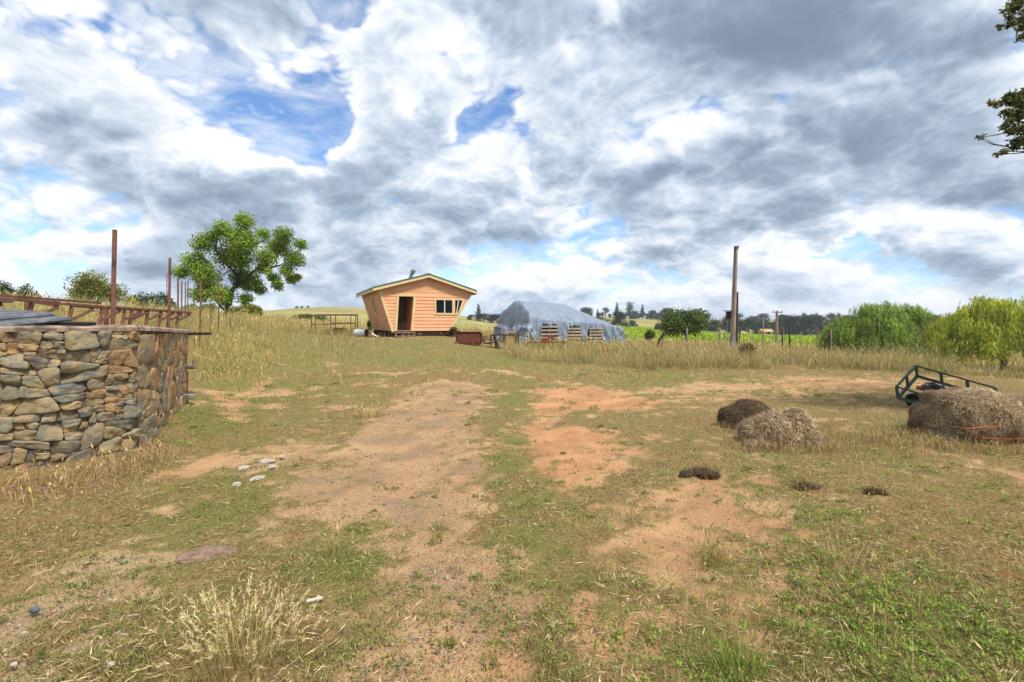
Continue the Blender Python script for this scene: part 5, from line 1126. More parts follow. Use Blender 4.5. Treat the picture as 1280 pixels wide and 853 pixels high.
kinds = {'oakA': far_kind('oak_tree', 8, oak_blobs(8, 4.2, 1, 14, .12), DARKG, 2700, .42, 1), 'oakB': far_kind('oak_tree', 8, oak_blobs(8, 3.6, 2, 12, .1), DARKG+OAK[:1], 2500, .42, 2), 'oakC': far_kind('oak_tree', 8, oak_blobs(8, 4.8, 3, 16, .08), DARKG, 3000, .42, 3),
         'thin': far_kind('oak_tree', 10, oak_blobs(10, 3.0, 4, 7, .4), DARKG+[lin(98,104,80,.5)], 800, .42, 4), 'pine': far_kind('pine_tree', 10, pine_blobs(10, 2.3, 5), [lin(52,70,60,.5), lin(64,82,68,.5)], 1500, .42, 5),
         'grey': far_kind('poplar_tree', 10, [(0, 0, 10*t, 1.5, 1.5, 1.2) for t in (.3, .45, .6, .75, .9)]+[(.8, 0, 6, 1, 1, 1.4), (-.8, .3, 7, 1, 1, 1.2)], [lin(112,116,98,.52), lin(96,104,84,.5)], 1400, .36, 6),
         'bush': far_kind('bush', 3, oak_blobs(3, 2.6, 7, 8, .2), [lin(128,132,64,.55), lin(108,118,54,.55)], 900, .3, 7, .1), 'pale': far_kind('bush', 3, oak_blobs(3, 2.2, 8, 8, .2), [lin(140,136,112,.55), lin(120,120,96,.55)], 900, .3, 8, .1)}
used = set(); KH = {'oakA': 8, 'oakB': 8, 'oakC': 8, 'thin': 10, 'pine': 10.2, 'grey': 10.2, 'bush': 3, 'pale': 3}
def far(kind, px, yt, d, label, group=None, wf=1.0, seed=[0]):
    seed[0] += 1; rd = random.Random(seed[0]); x, y, _ = at(px, 0, d); z = gz(x, y)-.2; H = EYE+(HZ-yt)/F*d-z; s = max(.2, H/KH[kind]); sc = (s*wf, s*wf, s); a = rd.uniform(0, 6.28)
    cat = 'bush' if kind in ('bush', 'pale') else 'tree'
    if kind not in used:
        r = kinds[kind]; used.add(kind); r.location = (x, y, z); r.rotation_euler = (0, 0, a); r.scale = sc; r['label'] = label
        if group: r['group'] = group
    else: r = copy_thing(kinds[kind], (x, y, z), a, sc, label, group)
    if not group and 'group' in r: del r['group']
    r['category'] = cat
# ridge beyond the tarp
for kd, px, yt, d, lb, wf in (('oakB', 733, 383.5, 330, 'dark oak nearest the tarpaulin on the far ridge', 1.3), ('pine', 747, 386.5, 345, 'little dark conifer right of the dark oak above the tarpaulin', 1), ('thin', 757, 383, 340, 'open-crowned far tree between the little conifer and the pine', 1.3), ('pine', 771, 378.5, 340, 'pointed far pine left of the pale poplar', 1.0),
        ('grey', 787, 377, 335, 'tall pale grey-green poplar on the far ridge', 1.2), ('oakA', 793, 388, 330, 'dark tree at the right foot of the pale poplar', .9), ('pine', 803, 381, 345, 'pointed far conifer alone right of the pale poplar', 1), ('oakC', 816, 387, 340, 'broad dark tree on the ridge left of the tallest rounded oak', 1.0), ('oakA', 831, 384, 335, 'tallest rounded oak on the ridge behind the grey-green bush', 1.1),
        ('oakC', 836, 391, 320, 'lower rounded tree before the tallest rounded oak on the ridge', .9), ('oakB', 846, 389, 345, 'dark ridge tree just left of the near round oak crown', 1), ('oakC', 774, 387.5, 190, 'large dark oak on the near slope right of the tarpaulin', .85), ('oakB', 790, 400, 185, 'dark rounded tree at the right foot of the large dark oak', 1.1), ('pale', 781, 403, 178, 'pale greyish bush in front of the large dark oak', 1.1), ('bush', 749, 396, 175, 'yellow-green bush on the slope above the right of the tarpaulin', 1.6)):
    far(kd, px, yt, d, lb, None, wf*1.25)
rd0 = random.Random(11)
for i in range(20): far(rd0.choice(['oakA', 'oakB', 'oakC']), 728+i*6.6+rd0.uniform(-4, 4), 391.5+rd0.uniform(-1.5, 1.5), 352, 'small dark tree in the hazy row along the far ridge', 'small trees along the far ridge', 1.1)
for i in range(46):                                                        # the wood beyond the vineyard
    px = 884+i*11+rd0.uniform(-4, 4); d = rd0.choice([188, 196, 205])
    if 938 < px < 966 and d < 200: d = 205
    far(rd0.choice(['oakA', 'oakB', 'oakC', 'oakC']), px, 395.5+rd0.uniform(-3, 5)+(3 if px < 930 else 0), d, 'dark green tree in the wood along the far edge of the vineyard', 'trees of the wood beyond the vineyard', 1.15)
for i in range(30):
    px = 888+i*17+rd0.uniform(-6, 6); far(rd0.choice(['oakA', 'oakB', 'thin']), px, 393+rd0.uniform(-2.5, 3)-(1.5 if 1000 < px < 1062 else 0), 300+rd0.uniform(-15, 15), 'hazy bluish tree rising behind the dark wood', 'hazy trees behind the wood', 1.5)
for px, yt, lb in ((1005, 389.5, 'leftmost of the tall hazy trees above the wood'), (1015, 391, 'second from left of the tall hazy trees above the wood'), (1021, 390, 'third from left of the tall hazy trees above the wood'), (1041, 391, 'fourth from left of the tall hazy trees above the wood'), (1048, 390, 'rightmost of the tall hazy trees above the wood')): far('thin', px, yt, 330, lb, None, 1.1)
for px, yt, lb, kd in ((598, 380.5, 'pointed pine standing above the trees right of the cabin', 'pine'), (588, 393, 'leftmost dark tree behind the slope right of the cabin', 'oakA'), (605, 391, 'dark tree just right of the pointed pine', 'oakC'), (616, 392.5, 'dark tree midway between the pointed pine and the tarpaulin', 'oakB'), (627, 392, 'dark tree nearest the left end of the tarpaulin', 'oakA'), (636, 384, 'pointed tree top peeking over the left end of the tarpaulin', 'pine'), (642, 392, 'dark tree mostly hidden behind the tarpaulin', 'oakC')):
    far(kd, px, yt, 235, lb, None, 1.8 if kd != 'pine' else 1.3)
for i, px in enumerate((371, 377, 385)): far('oakA', px, 382.6, 262, ['tiny left tree on the hilltop', 'tiny middle tree on the hilltop', 'tiny right tree on the hilltop'][i], None, 1.2)

# vine rows
def vines():
    n = 0
    for d in np.arange(55, 152, 5.0):
        x0 = (742-640)/F*d; x1 = (1180-640)/F*d; N = int((x1-x0)*26); xs = rng.uniform(x0, x1, N); ys = d+rng.normal(0, .22, N)+(xs-x0)*.02
        zs = height(xs, ys); p = np.stack([xs, ys, zs+rng.uniform(.12, .68, N)+.06*np.sin(xs*4)], 1); nn = rng.normal(0, .6, (N, 3)); nn[:, 2] += .7; nn[:, 1] -= .4; nn /= np.linalg.norm(nn, axis=1)[:, None]
        ln = rng.uniform(.22, .42, N); col = pal([lin(176,200,44,.84), lin(154,188,46,.82), lin(194,208,64,.84), lin(134,170,48,.78)], N, .15)
        arr = leaf_arrays(p, rng.normal(0, 1, (N, 3)), nn, ln, ln*.8, col, .1)
        o = Vector(((x0+x1)/2, d, gz((x0+x1)/2, d))); r = thing('vine_row', ('nearest bright green row of vines, along the front edge of the vineyard' if n == 0 else 'bright green row of vines in the vineyard behind the front row'), 'vine row', o, 'rows of the vineyard')
        np_mesh('vine_leaves', arr[0], arr[1], arr[2], LEAF, r, tuple(o), arr[3])
        b = MB()
        for x in np.arange(x0, x1, 6.0): z = gz(x, d+(x-x0)*.02); b.bar((x, d+(x-x0)*.02, z-.2), (x, d+(x-x0)*.02, z+.78), .08)
        b.build('trellis_stakes', GREYWOOD, r)['kind'] = 'stuff'; n += 1
    x0, x1, d = 3, 62, 57.0; xs = np.linspace(x0, x1, 120)
vines()

# overhanging oak at the right edge: trunk outside the frame, two leafy boughs reach in
def near_oak():
    x, y = 11.2, 7.4; z = gz(x, y); d = 7.2
    r = thing('overhanging_oak', 'oak whose two leafy boughs hang into the top right corner against the clouds', 'tree', (x, y, z)); b = MB()
    b.tube([(x, y, z-.3), (x-.05, y, z+1.5), (x-.2, y, z+3.4), (x-.4, y+.1, z+5.2), (x-.5, y+.1, z+7.2)], [.36, .30, .26, .18, .05], 12); B = []
    ends = []
    for (pts, lv) in (([(1262,22,4),(1250,34,3),(1268,10,6),(1290,16,9),(1306,-10,10),(1277,46,4),(1310,40,8),(1278,25,4),(1256,14,3),(1272,2,6),(1264,30,4),(1279,33,5)], 0), ([(1290,128,8),(1268,128,6),(1247,131,4),(1239,128,2.6),(1258,126,4),(1272,148,5),(1286,160,8),(1262,152,4),(1257,158,3),(1283,176,6),(1268,184,4),(1255,190,3),(1246,194,2),(1228,171.5,1.8),(1224,172.5,1.4),(1310,150,10),(1300,190,8),(1277,139,8),(1268,163,6),(1281,118,8),(1259,141,5),(1272,176,5),(1263,120,4)], 1)):
        for px, py, rr in pts: q_ = at(px, py, d); k = d/F*rr; B.append((*q_, k*1.5, k*1.6, k*1.1)); ends.append((q_, lv))
    rd = random.Random(6); nb = len(B)
    for q_, lv in ends[::2]:
        root = Vector((x-.35, y+.05, z+(5.6 if lv == 0 else 4.1))); e = Vector(q_)
        for t in (.25, .4, .55, .68):
            c = root.lerp(e, t)+Vector((rd.uniform(-.15, .15), rd.uniform(-.5, .5), rd.uniform(-.05, .5)))
            if topx(np.array([c.x-.42]), np.array([c.y]))[0][0] > 1300: B.append((c.x, c.y, c.z, .34, .42, .28))
    mains = ends[::3]
    for q_, lv in ends:
        if (q_, lv) not in mains:                                          # a twig off the nearest bough
            e = Vector(q_); m_ = min((Vector(a) for a, l in mains if l == lv), key=lambda a: (a-e).length); root = Vector((x-.35, y+.05, z+(5.6 if lv == 0 else 4.1)))
            b.tube([root.lerp(m_, .82)+Vector((0, 0, .07)), m_.lerp(e, .5)+Vector((.06, 0, .03)), e], [.009, .006, .003], 5); continue
        root = Vector((x-.35, y+.05, z+(5.6 if lv == 0 else 4.1))); e = Vector(q_); m1 = root.lerp(e, .5)+Vector((0, 0, .25)); b.tube([root, m1, root.lerp(e, .8)+Vector((0, 0, .08)), e], [.04, .024, .012, .005], 6)
    sp = Vector(at(1250, 168, d)); b.tube([Vector(at(1285, 158, d)), sp, Vector(at(1226, 172, d))], [.012, .008, .004], 5)
    for i in range(26):
        a = rd.uniform(0, 6.28); q_ = rd.uniform(.3, 2.0); B.append((x+.7+math.cos(a)*q_, y+math.sin(a)*q_*1.1, z+rd.uniform(3.9, 8.0), .6, .6, .45))
    b.build('trunk', BARK, r, smooth=True)
    cols = [lin(98,110,58,.9), lin(116,124,66,.9), lin(80,92,54,.85), lin(130,120,72,.85)]
    small = crown_cloud(B[:nb], 6500, .055, cols, .5, .75, .3); rest = crown_cloud(B[nb:], 15000, .10, cols, .55, .6, .3)
    put_leaves('crown', join([small, rest]), r)
near_oak()

# ------------------------------------------------------------------ ground cover (uncountable: one object each)
def scatter(N, ylo, yhi, xlo=-160, xhi=1440, p=1.0):
    """points spread over the ground, denser towards the camera"""
    t = rng.uniform(0, 1, N)**p; py = ylo+(yhi-ylo)*t; px = rng.uniform(xlo, xhi, N); d = EYE*F/(py-HZ); return (px-640)/F*d, d
def on_ground(x, y, sink=0.0):
    dd, _, _, _ = masks(x, y); return np.stack([x, y, height(x, y)-.03*dd-sink], 1)
def wall_clear(x, y): return ~((x < -4.66) & (y > 4.6+.0*x) & (y < 9.4) & (x > -11) & ((y-5.0)*1.0 > (x+5.4)*.6-.35) & (x < -4.66-(y-6.0)*.42*(y > 6.0)))
def stuff(name, arr, m): o = np_mesh(name, *arr[:3], m, None, (0, 0, 0), arr[3]); tag(o, kind='stuff'); return o
DRY = [lin(212,182,124,.80), lin(192,160,104,.78), lin(228,206,156,.82), lin(162,128,84,.72), lin(182,160,104,.74)]
GRN = [lin(116,130,58,.86), lin(136,146,70,.86), lin(96,114,52,.82), lin(154,156,82,.86)]
VIV = [lin(114,150,52,.84), lin(140,170,66,.84), lin(92,128,48,.80), lin(160,178,78,.84)]
def ground_cover():
    # thatch: short dry stalks, most lying over
    x, y = scatter(190000, 430, 880, p=.72); d, g, rd_, gv = masks(x, y); nz = fbm(x*1.3, y*1.3, 81, 3)
    k = (rng.random(len(x)) < (1-d)*(.30+.9*nz)*(1-.55*g)) & wall_clear(x, y); x, y = x[k], y[k]; n = len(x); sc = np.clip(y/6, .6, 3.2)
    h = rng.gamma(3, .017, n)*np.clip(sc, .9, 1.6); arr = blade_arrays(on_ground(x, y), h, .0022*sc**1.05, rng.uniform(.25, .99, n), rng.uniform(0, 6.28, n), pal(DRY, n, .2), None, .6)
    stuff('dry_grass', arr, GRASS)
    # green mats of small leaves
    x, y = scatter(300000, 432, 880, p=.70); d, g, rd_, gv = masks(x, y); nz = fbm(x*4.5, y*4.5, 83, 3, .6)
    k = (rng.random(len(x)) < np.clip(g*1.5-.08, 0, 1)*np.clip(nz*3.2-1.0, 0, 1)*np.clip(1.15-1.1*d, 0, 1)) & wall_clear(x, y); x, y = x[k], y[k]; n = len(x); sc = np.clip(y/5, .6, 3.5)
    p = on_ground(x, y); p[:, 2] += rng.uniform(0, .018, n)*np.clip(sc, .8, 1.6)
    a = rng.uniform(0, 6.28, n); e = rng.uniform(.1, .9, n); td = np.stack([np.cos(a), np.sin(a), e], 1); nr = np.stack([-np.cos(a)*.4, -np.sin(a)*.4, np.ones(n)], 1)+rng.normal(0, .25, (n, 3))
    ln = rng.uniform(.012, .028, n)*sc; stuff('ground_cover', leaf_arrays(p, td, nr, ln, ln*.42, pal(GRN, n, .2), .2), GRASS)
    # green grass blades among the mats
    x, y = scatter(120000, 432, 880, p=.7); d, g, rd_, gv = masks(x, y); k = (rng.random(len(x)) < np.clip(g*.75-.12, 0, .6)*(1-.9*d)) & wall_clear(x, y); x, y = x[k], y[k]; n = len(x); sc = np.clip(y/6, .6, 3)
    stuff('green_grass', blade_arrays(on_ground(x, y), rng.gamma(3, .011, n)*np.clip(sc, .9, 1.5), .0024*sc, rng.uniform(.1, .8, n), rng.uniform(0, 6.28, n), pal(GRN, n, .2), None, .6), GRASS)
    # gravel and clods on the tracks
    x, y = scatter(60000, 470, 880, p=.55); d, g, rd_, gv = masks(x, y); k = rng.random(len(x)) < d*(.05+.32*gv); x, y = x[k], y[k]; n = len(x); p = on_ground(x, y, -.001); s = rng.gamma(2.0, .0034, n)*np.clip(y/4.5, .75, 2.0)+.0018
    oct_ = np.array([(1,0,0),(0,1,0),(-1,0,0),(0,-1,0),(0,0,.7),(0,0,-.7)]); fc = np.array([(0,1,4),(1,2,4),(2,3,4),(3,0,4),(1,0,5),(2,1,5),(3,2,5),(0,3,5)])
    V = p[:, None]+oct_[None]*s[:, None, None]*rng.uniform(.55, 1.25, (n, 6, 1)); L = (np.arange(n)[:, None, None]*6+fc[None]).reshape(-1)
    col = pal([lin(150,136,122,.72), lin(190,168,142,.75), lin(120,110,102,.7), lin(206,184,156,.75), lin(178,130,96,.7)], n, .15); stuff('gravel', (V.reshape(-1, 3), L, np.full(n*8, 3), np.repeat(col, 6, 0)), STRAW)
ground_cover()
def sprigs():
    """small separate plants creeping over the bare ground, and dark litter between the sods"""
    x, y = scatter(5200, 455, 880, p=.75); d, g, _, _ = masks(x, y); k = (rng.random(len(x)) < np.clip(fbm(x*1.1, y*1.1, 111, 3)*3-1.05, 0, 1)*(.35+.5*d)) & wall_clear(x, y); x, y = x[k], y[k]
    n = rng.integers(14, 60, len(x)); sc = np.clip(y/4.5, .8, 3); rad = rng.uniform(.02, .085, len(x))*sc; I = np.repeat(np.arange(len(x)), n); N = len(I)
    a = rng.uniform(0, 6.28, N); r = rad[I]*np.sqrt(rng.random(N)); px = x[I]+np.cos(a)*r*rng.uniform(.7, 1.8, len(x))[I]; py = y[I]+np.sin(a)*r; s = sc[I]; tone = rng.uniform(.72, 1.2, len(x))[I]; yel = (rng.random(len(x)) < .3)[I]
    p = on_ground(px, py); p[:, 2] += rng.uniform(0, .014, N)*s; e = rng.uniform(.15, 1.1, N); td = np.stack([np.cos(a), np.sin(a), e], 1); nr = np.stack([-np.cos(a)*e, -np.sin(a)*e, np.ones(N)], 1)+rng.normal(0, .3, (N, 3))
    ln = rng.uniform(.010, .024, N)*s; col = np.where(yel[:, None], pal(GRN+[lin(170,160,80,.85)], N), pal(GRN+VIV[2:3]+[lin(98,122,66,.8)], N))*tone[:, None]; stuff('creeping_plants', leaf_arrays(p, td, nr, ln, ln*.4, col, .2), GRASS)
    x, y = scatter(60000, 470, 880, p=.7); d, g, _, _ = masks(x, y); k = (rng.random(len(x)) < (1-d)*np.clip(fbm(x*2.2, y*2.2, 113, 4, .65)*3-1.1, .05, 1)*.8) & wall_clear(x, y); x, y = x[k], y[k]; N = len(x); s = np.clip(y/4.5, .8, 2.6)
    a = rng.uniform(0, 6.28, N); td = np.stack([np.cos(a), np.sin(a), rng.uniform(-.05, .35, N)], 1); nr = np.zeros((N, 3)); nr[:, 2] = 1; nr += rng.normal(0, .3, (N, 3)); p = on_ground(x, y); p[:, 2] += rng.uniform(.0, .02, N)
    ln = rng.uniform(.02, .10, N)*s**.7; stuff('plant_litter', leaf_arrays(p, td, nr, ln, ln*.06+.0012*s, pal([lin(120,94,64,.7), lin(96,76,54,.66), lin(214,190,142,.85), lin(228,208,166,.88), lin(170,136,92,.75)], N, .2), .1), GRASS)
sprigs()
def hay_skirts():
    parts = []
    for px, py, rx, ry, n in ((942, 538, .55, .30, 700), (975, 560, .62, .28, 1300), (1230, 556, 1.3, .38, 3200), (1150, 545, .3, .25, 500), (1090, 545, 1.2, .5, 1500), (1060, 560, .9, .5, 900)):
        cx, cy = gp(px, py); a = rng.uniform(0, 6.28, n); r = np.sqrt(rng.random(n))*1.25; x = cx+np.cos(a)*r*rx; y = cy+np.sin(a)*r*ry
        flat = rng.random(n) < .6; ln = np.where(flat, rng.uniform(.8, .99, n), rng.uniform(.1, .7, n)); h = np.where(flat, rng.uniform(.06, .2, n), rng.uniform(.04, .15, n))
        parts.append(blade_arrays(on_ground(x, y)+np.array([0, 0, .01]), h, rng.uniform(.002, .005, n), ln, rng.uniform(0, 6.28, n), pal(DRY+HAYD[:2]+[lin(190,180,110,.8)], n, .2), None, .4))
    stuff('loose_hay', join(parts), GRASS)
hay_skirts()
def weeds():
    """leafy weeds, mostly in the right foreground"""
    P, T, Nn, LN, WD, CO = [], [], [], [], [], []
    def add(cx, cy, n, rad, ln, cols, wide=.38, el=(.2, 1.2)):
        for _ in range(n):
            a = rng.uniform(0, 6.28); r = rad*rng.random(); x, y = cx+math.cos(a)*r*.5, cy+math.sin(a)*r*.5; e = rng.uniform(*el); P.append((x, y, 0, rng.uniform(0, .02+rad*.35))); T.append((math.cos(a), math.sin(a), e)); Nn.append((-math.cos(a)*e, -math.sin(a)*e, 1+rng.normal(0, .3))); l = ln*rng.uniform(.6, 1.3); LN.append(l); WD.append(l*wide); CO.append(np.clip(np.array(cols[rng.integers(len(cols))])*rng.uniform(.8, 1.2), 0, 1))
    x, y = scatter(5200, 540, 880, 600, 1440, .75); d, g, _, _ = masks(x, y); px, py = topx(x, y)
    w_ = np.clip(.15+.9*np.exp(-((px-1060)/260)**2-((py-760)/130)**2)+.5*np.exp(-((px-1210)/90)**2-((py-790)/60)**2), 0, 1)*np.clip(fbm(x*1.6, y*1.6, 87, 3)*2.6-.85, 0, 1)
    k = rng.random(len(x)) < w_*(1-.7*d)*.75
    for cx, cy in zip(x[k], y[k]): s = np.clip(cy/4, .8, 1.8); add(cx, cy, rng.integers(5, 13), .07*s, .027*s, VIV if rng.random() < .68 else GRN, .36+rng.random()*.2)
    for px_, py_, nn in ((1190, 770, 60), (1240, 800, 60), (1210, 830, 50), (1160, 830, 40), (1020, 705, 40), (1000, 720, 40), (990, 640, 30), (1030, 655, 25), (1100, 690, 20), (1150, 725, 30), (940, 840, 30), (520, 670, 6), (230, 548, 60), (255, 530, 70), (215, 560, 40), (240, 510, 50), (265, 515, 50), (190, 545, 30)):
        for _ in range(nn//5):
            gx, gy = gp(px_+rng.normal(0, 22), py_+rng.normal(0, 9)); add(gx, gy, 6, .08, .027*np.clip(gy/3.6, .9, 1.6), VIV, .4)
    P = np.array(P); pos = on_ground(P[:, 0], P[:, 1]); pos[:, 2] += P[:, 3]; keep = wall_clear(P[:, 0], P[:, 1])
    arr = leaf_arrays(pos[keep], np.array(T)[keep], np.array(Nn)[keep], np.array(LN)[keep], np.array(WD)[keep], np.array(CO)[keep], .22); stuff('leafy_weeds', arr, GRASS)
    # long thin stems in the foreground right, and long fallen straws
    x, y = scatter(9000, 560, 880, 560, 1440, .8); px, py = topx(x, y); d, g, _, _ = masks(x, y); w_ = np.clip(.12+.6*np.exp(-((px-1080)/280)**2-((py-740)/140)**2), 0, 1)*(1-.8*d); k = rng.random(len(x)) < w_*.5; x, y = x[k], y[k]; n = len(x); grn = rng.random(n) < .35
    col = np.where(grn[:, None], pal(VIV, n), pal(DRY, n)*1.1); stuff('tall_stems', blade_arrays(on_ground(x, y), rng.uniform(.05, .20, n), np.full(n, .0024), rng.uniform(.15, .97, n), rng.uniform(0, 6.28, n), col, None, .55, rng.random(n) < .10), GRASS)
weeds()
GOLD = [lin(214,190,126,.80), lin(200,174,108,.78), lin(228,208,154,.80), lin(180,162,98,.74), lin(168,160,94,.72)]
def tall_grass():
    parts = []
    def patch(x, y, hmin, hmax, wd, cols=GOLD, lean=.35, heads=.35, hs=1.0):
        n = len(x); h = rng.uniform(hmin*.6, hmax, n)*(.35+1.3*fbm(x*.9, y*.9, 97, 3))*hs; tone = (.70+.70*fbm(x*.7, y*.7, 99, 4, .6))[:, None]
        parts.append(blade_arrays(on_ground(x, y, .02), h, np.full(n, wd)*rng.uniform(.7, 1.3, n), np.clip(rng.gamma(2.2, lean/2.2, n), 0, .95), rng.uniform(0, 6.28, n), pal(cols, n, .15)*tone, None, .5, rng.random(n) < heads))
    # belt along the right side of the field
    n = 90000; px = rng.uniform(630, 1440, n); d = rng.uniform(15.4, 22.5, n); x = (px-640)/F*d; front = np.interp(px, [630, 700, 800, 1000, 1150, 1250, 1440], [19.5, 17.6, 16.6, 16.4, 15.6, 14.4, 13.5])+(fbm(x*.8, x*0, 88, 3)-.5)*1.6
    k = (d > front) & (rng.random(n) < np.clip(2.6*fbm(x*.8, d*.8, 89, 4, .6)-.75, .08, 1)) & ~((px > 1215) & (d > 17.5)); x, y = x[k], d[k]; tp = np.clip((y-front[k])/1.5, .3, 1); m = rng.random(len(x)) < .25+tp; x, y = x[m], y[m]
    patch(x, y, .30, .85, .0075, GOLD+[lin(186,152,112,.76), lin(160,158,104,.74), lin(176,170,118,.76), lin(150,150,98,.72)], .8, .12, np.where(topx(x, y)[0] > 1190, .5, 1.0))
    n = 9000; px = rng.uniform(680, 1440, n); d = rng.uniform(15.6, 21, n); x = (px-640)/F*d; k = (fbm(x*1.2, d*1.2, 90, 3) > .5) & (d > np.interp(px, [680, 1000, 1250, 1440], [18, 16.8, 15.2, 14.5])); patch(x[k], d[k], .3, .65, .010, [lin(160,154,92,.70), lin(142,140,84,.68), lin(150,128,92,.68)], .8, .05)
    # short dry fringe before the belt, and the field behind it
    n = 30000; px = rng.uniform(560, 1440, n); d = rng.uniform(11, 17.5, n); x = (px-640)/F*d; k = rng.random(n) < np.clip((d-11)/6, 0, 1)*np.clip(fbm(x*.8, d*.8, 92, 3)*2.2-.75, 0, 1); dd = masks(x[k], d[k])[0]; kk = dd < .4; patch(x[k][kk], d[k][kk], .06, .2, .010, DRY+GOLD, .6, .1)
    n = 22000; px = rng.uniform(640, 1300, n); d = rng.uniform(22, 46, n); x = (px-640)/F*d; k = ~((x > .4) & (d < 26.5+.53*(x)+4.6) & (d > 25.4+.53*(x-.8)) & (x < 7.4)); patch(x[k], d[k], .2, .5, .022, GOLD, .4, .2)
    n = 4000; px = rng.uniform(648, 790, n); d = rng.uniform(24, 28.3, n); x = (px-640)/F*d; k = d < 25.9+.53*(x-.86); patch(x[k], d[k], .25, .6, .016, GOLD, .4, .3)
    # meadow on the left, behind and beside the wall
    n = 110000; d = 9.3*(44/9.3)**rng.uniform(0, 1, n); px = rng.uniform(-200, 460, n); x = (px-640)/F*d; edge = np.interp(d, [8, 10, 12, 16, 22, 30, 44], [-5.9, -5.75, -6.1, -7.4, -9.5, -11.8, -15])+(fbm(d*.5, x*0, 94, 3)-.5)*2.2
    k = (x < edge) & wall_clear(x, d) & (d > np.interp(px, [-200, -60, 239, 250], [9.0, 9.2, 16.4, 9.3])) & (rng.random(n) < np.clip((edge-x)*1.3, .12, 1)); ed = np.clip((edge-x)[k]/2.6, .28, 1); x, y = x[k], d[k]; patch(x, y, .35, .78, .0085, GOLD+[lin(176,172,104,.76), lin(190,180,112,.78)], .62, .22, ed)
    n = 3000; px = rng.uniform(-200, 300, n); d = rng.uniform(6.4, 13, n); x = (px-640)/F*d; k = (x < -6.7-(d-8)*.1) & (d > 6.4); k &= ~((x > -9.5) & (d < 7.4)); patch(x[k], d[k], .08, .22, .009, GOLD, .4, .2)
    # sparse clumps spilling towards the track
    n = 14000; d = rng.uniform(9, 26, n); x = rng.uniform(-9, -2, n); e = np.interp(d, [8, 12, 22, 30], [-5.6, -5.0, -7.0, -9]); w_ = np.exp(-np.abs(x-e)/1.5)*np.clip(fbm(x*1.4, d*1.4, 96, 3)*3-1.2, 0, 1); k = (rng.random(n) < w_) & wall_clear(x, d); patch(x[k], d[k], .12, .4, .008, GOLD+DRY, .5, .3)
    # yard and slopes round the cabin
    n = 30000; px = rng.uniform(300, 660, n); d = rng.uniform(19, 40, n); x = (px-640)/F*d; back = d > np.interp(px, [300, 450, 640], [24, 28.5, 27.5]); u = (x+7.3)*.906+(d-26)*.423; w2 = -(x+7.3)*.423+(d-26)*.906; inside = (u > -.1) & (u < 5.5) & (w2 > -1.2) & (w2 < 6.6)
    k = ~inside & (rng.random(n) < np.where(back, .9, .25*np.clip(fbm(x*.7, d*.7, 98, 3)*3-1, 0, 1))); patch(x[k & back], d[k & back], .25, .6, .018, GOLD, .35, .25); k2 = k & ~back; patch(x[k2], d[k2], .06, .2, .014, GOLD+DRY, .6, .1)
    n = 20000; px = rng.uniform(-250, 480, n); d = rng.uniform(38, 75, n); x = (px-640)/F*d; patch(x, d, .35, .75, .035, GOLD, .35, .2)
    # dry tufts at the foot of the wall
    n = 4200; px = rng.uniform(-140, 215, n); py = np.interp(px, [-140, 60, 150, 215], [606, 602, 585, 560])+rng.normal(4, 12, n); x, y = gp(px, py); k = wall_clear(x, y) & (rng.random(n) < .25+.9*fbm(x*3, y*3, 86, 2)); patch(x[k], y[k], .06, .26, .005, DRY+[lin(176,136,126,.68), lin(188,150,132,.68)], .6, .3)
    stuff('tall_dry_grass', join(parts), GRASS)
tall_grass()
def tuft(label, px, py, n, rad, h, cols, heads, wd=.004, lean=.45):
    cx, cy = gp(px, py); a = rng.uniform(0, 6.28, n); r = rad*np.sqrt(rng.random(n)); x = cx+np.cos(a)*r; y = cy+np.sin(a)*r; o = (cx, cy, gz(cx, cy))
    V, L, K, c = blade_arrays(on_ground(x, y), h*rng.uniform(.5, 1.2, n), np.full(n, wd), np.clip(rng.gamma(2.5, lean/2.5, n), 0, .95), np.where(rng.random(n) < .7, a, rng.uniform(0, 6.28, n)), pal(cols, n, .15), None, .5, rng.random(n) < heads)
    t = np_mesh('grass_tuft', V, L, K, GRASS, None, o, c); tag(t, label, 'grass tuft')
FOX = [lin(222,202,140,.7), lin(204,184,118,.68), lin(180,172,96,.65), lin(140,150,66,.6)]
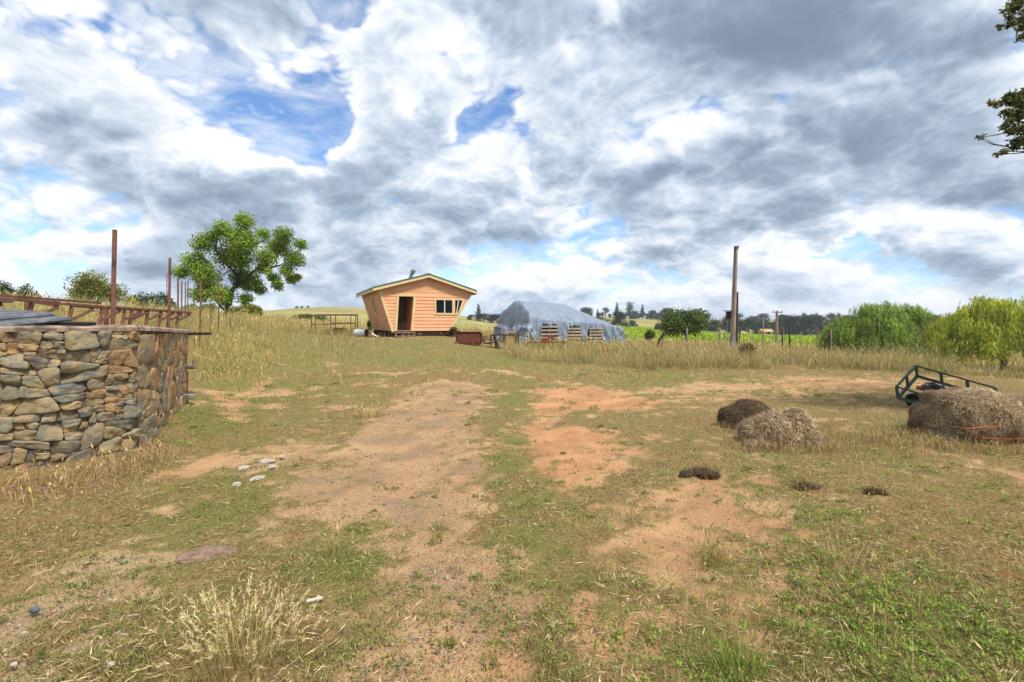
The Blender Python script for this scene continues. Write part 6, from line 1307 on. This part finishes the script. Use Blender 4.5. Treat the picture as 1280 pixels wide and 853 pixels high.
def foxtail():
    cx, cy = gp(306, 835); n = 150; a = rng.uniform(0, 6.28, n); r = .15*np.sqrt(rng.random(n)); x = cx+np.cos(a)*r*1.3; y = cy+np.sin(a)*r; o = (cx, cy, gz(cx, cy))
    ln = np.clip(rng.gamma(2.5, .16, n), 0, .9); h = .25*rng.uniform(.5, 1.15, n); base = on_ground(x, y); A1 = blade_arrays(base, h, np.full(n, .0035), ln, a, pal(FOX, n), None, .5)
    tips = A1[0].reshape(-1, 5, 3)[:, 4]; mids = A1[0].reshape(-1, 5, 3)[:, 2]; dr = tips-mids; dr /= np.linalg.norm(dr, axis=1)[:, None]; m = 16
    P = np.repeat(tips, m, 0)+np.repeat(dr, m, 0)*np.tile(np.linspace(-.02, .035, m), n)[:, None]; T = np.repeat(dr, m, 0)+rng.normal(0, .42, (n*m, 3)); arr = leaf_arrays(P, T, rng.normal(0, 1, (n*m, 3)), rng.uniform(.014, .026, n*m), np.full(n*m, .0032), pal([lin(234,218,160,.95), lin(222,204,140,.92), lin(240,228,184,.95)], n*m, .12), .1)
    t = np_mesh('foxtail_tuft', *join([A1, arr])[:3], GRASS, None, o, join([A1, arr])[3]); tag(t, 'pale tuft of bristly foxtail grass at the bottom left foreground', 'grass tuft')
foxtail()
tuft('small yellow-green grass tuft growing alone on the gravel, upper one of two', 546, 668, 60, .05, .06, [lin(176,160,50,.6), lin(140,140,54,.6)], 0, .003); tuft('small yellow-green grass tuft growing alone on the gravel, lower one of two', 562, 793, 60, .035, .045, [lin(156,146,50,.6), lin(120,130,50,.6)], 0, .0025)
tuft('pale straw tuft on the bare soil at the bottom centre', 612, 818, 60, .04, .07, [lin(206,186,110,.68), lin(160,150,80,.6)], .1, .0025); tuft('tall thin straw tuft at the edge of the gravel beside the green patch', 418, 690, 70, .09, .16, FOX, .4, .003)
tuft('bright green grass tuft at the bottom right near the frame edge', 925, 838, 110, .10, .20, VIV+[lin(190,180,90,.65)], .1, .004); tuft('dry tuft at the bottom edge left of the bright green tuft', 885, 700, 90, .12, .16, DRY+VIV[:1], .3, .0035)
tuft('dry golden tuft standing on the left rim of the gravel track', 460, 520, 160, .22, .22, GOLD, .3, .006)
tuft('sheaf of long pale fallen straws lying in the right foreground weeds', 1055, 712, 40, .10, .34, [lin(222,200,156,.72), lin(206,180,132,.7)], 0, .0035, .93)

# ------------------------------------------------------------------ thin air between the near field and the far woods
def haze():
    b = MB(); b.box((0, 4.5, 7), (6700, 6700, 28)); m = bpy.data.materials.new('haze_air'); m.use_nodes = True; n = NT(m.node_tree); n.n.clear()
    o = n.nd('ShaderNodeOutputMaterial'); v = n.nd('ShaderNodeVolumePrincipled', {'Color': (.80, .88, 1.0, 1), 'Density': .00038, 'Anisotropy': .1}); n.l.new(v.outputs[0], o.inputs['Volume'])
    tag(b.build('haze', m, origin=(0, 4.5, 7)), kind='stuff')
haze()
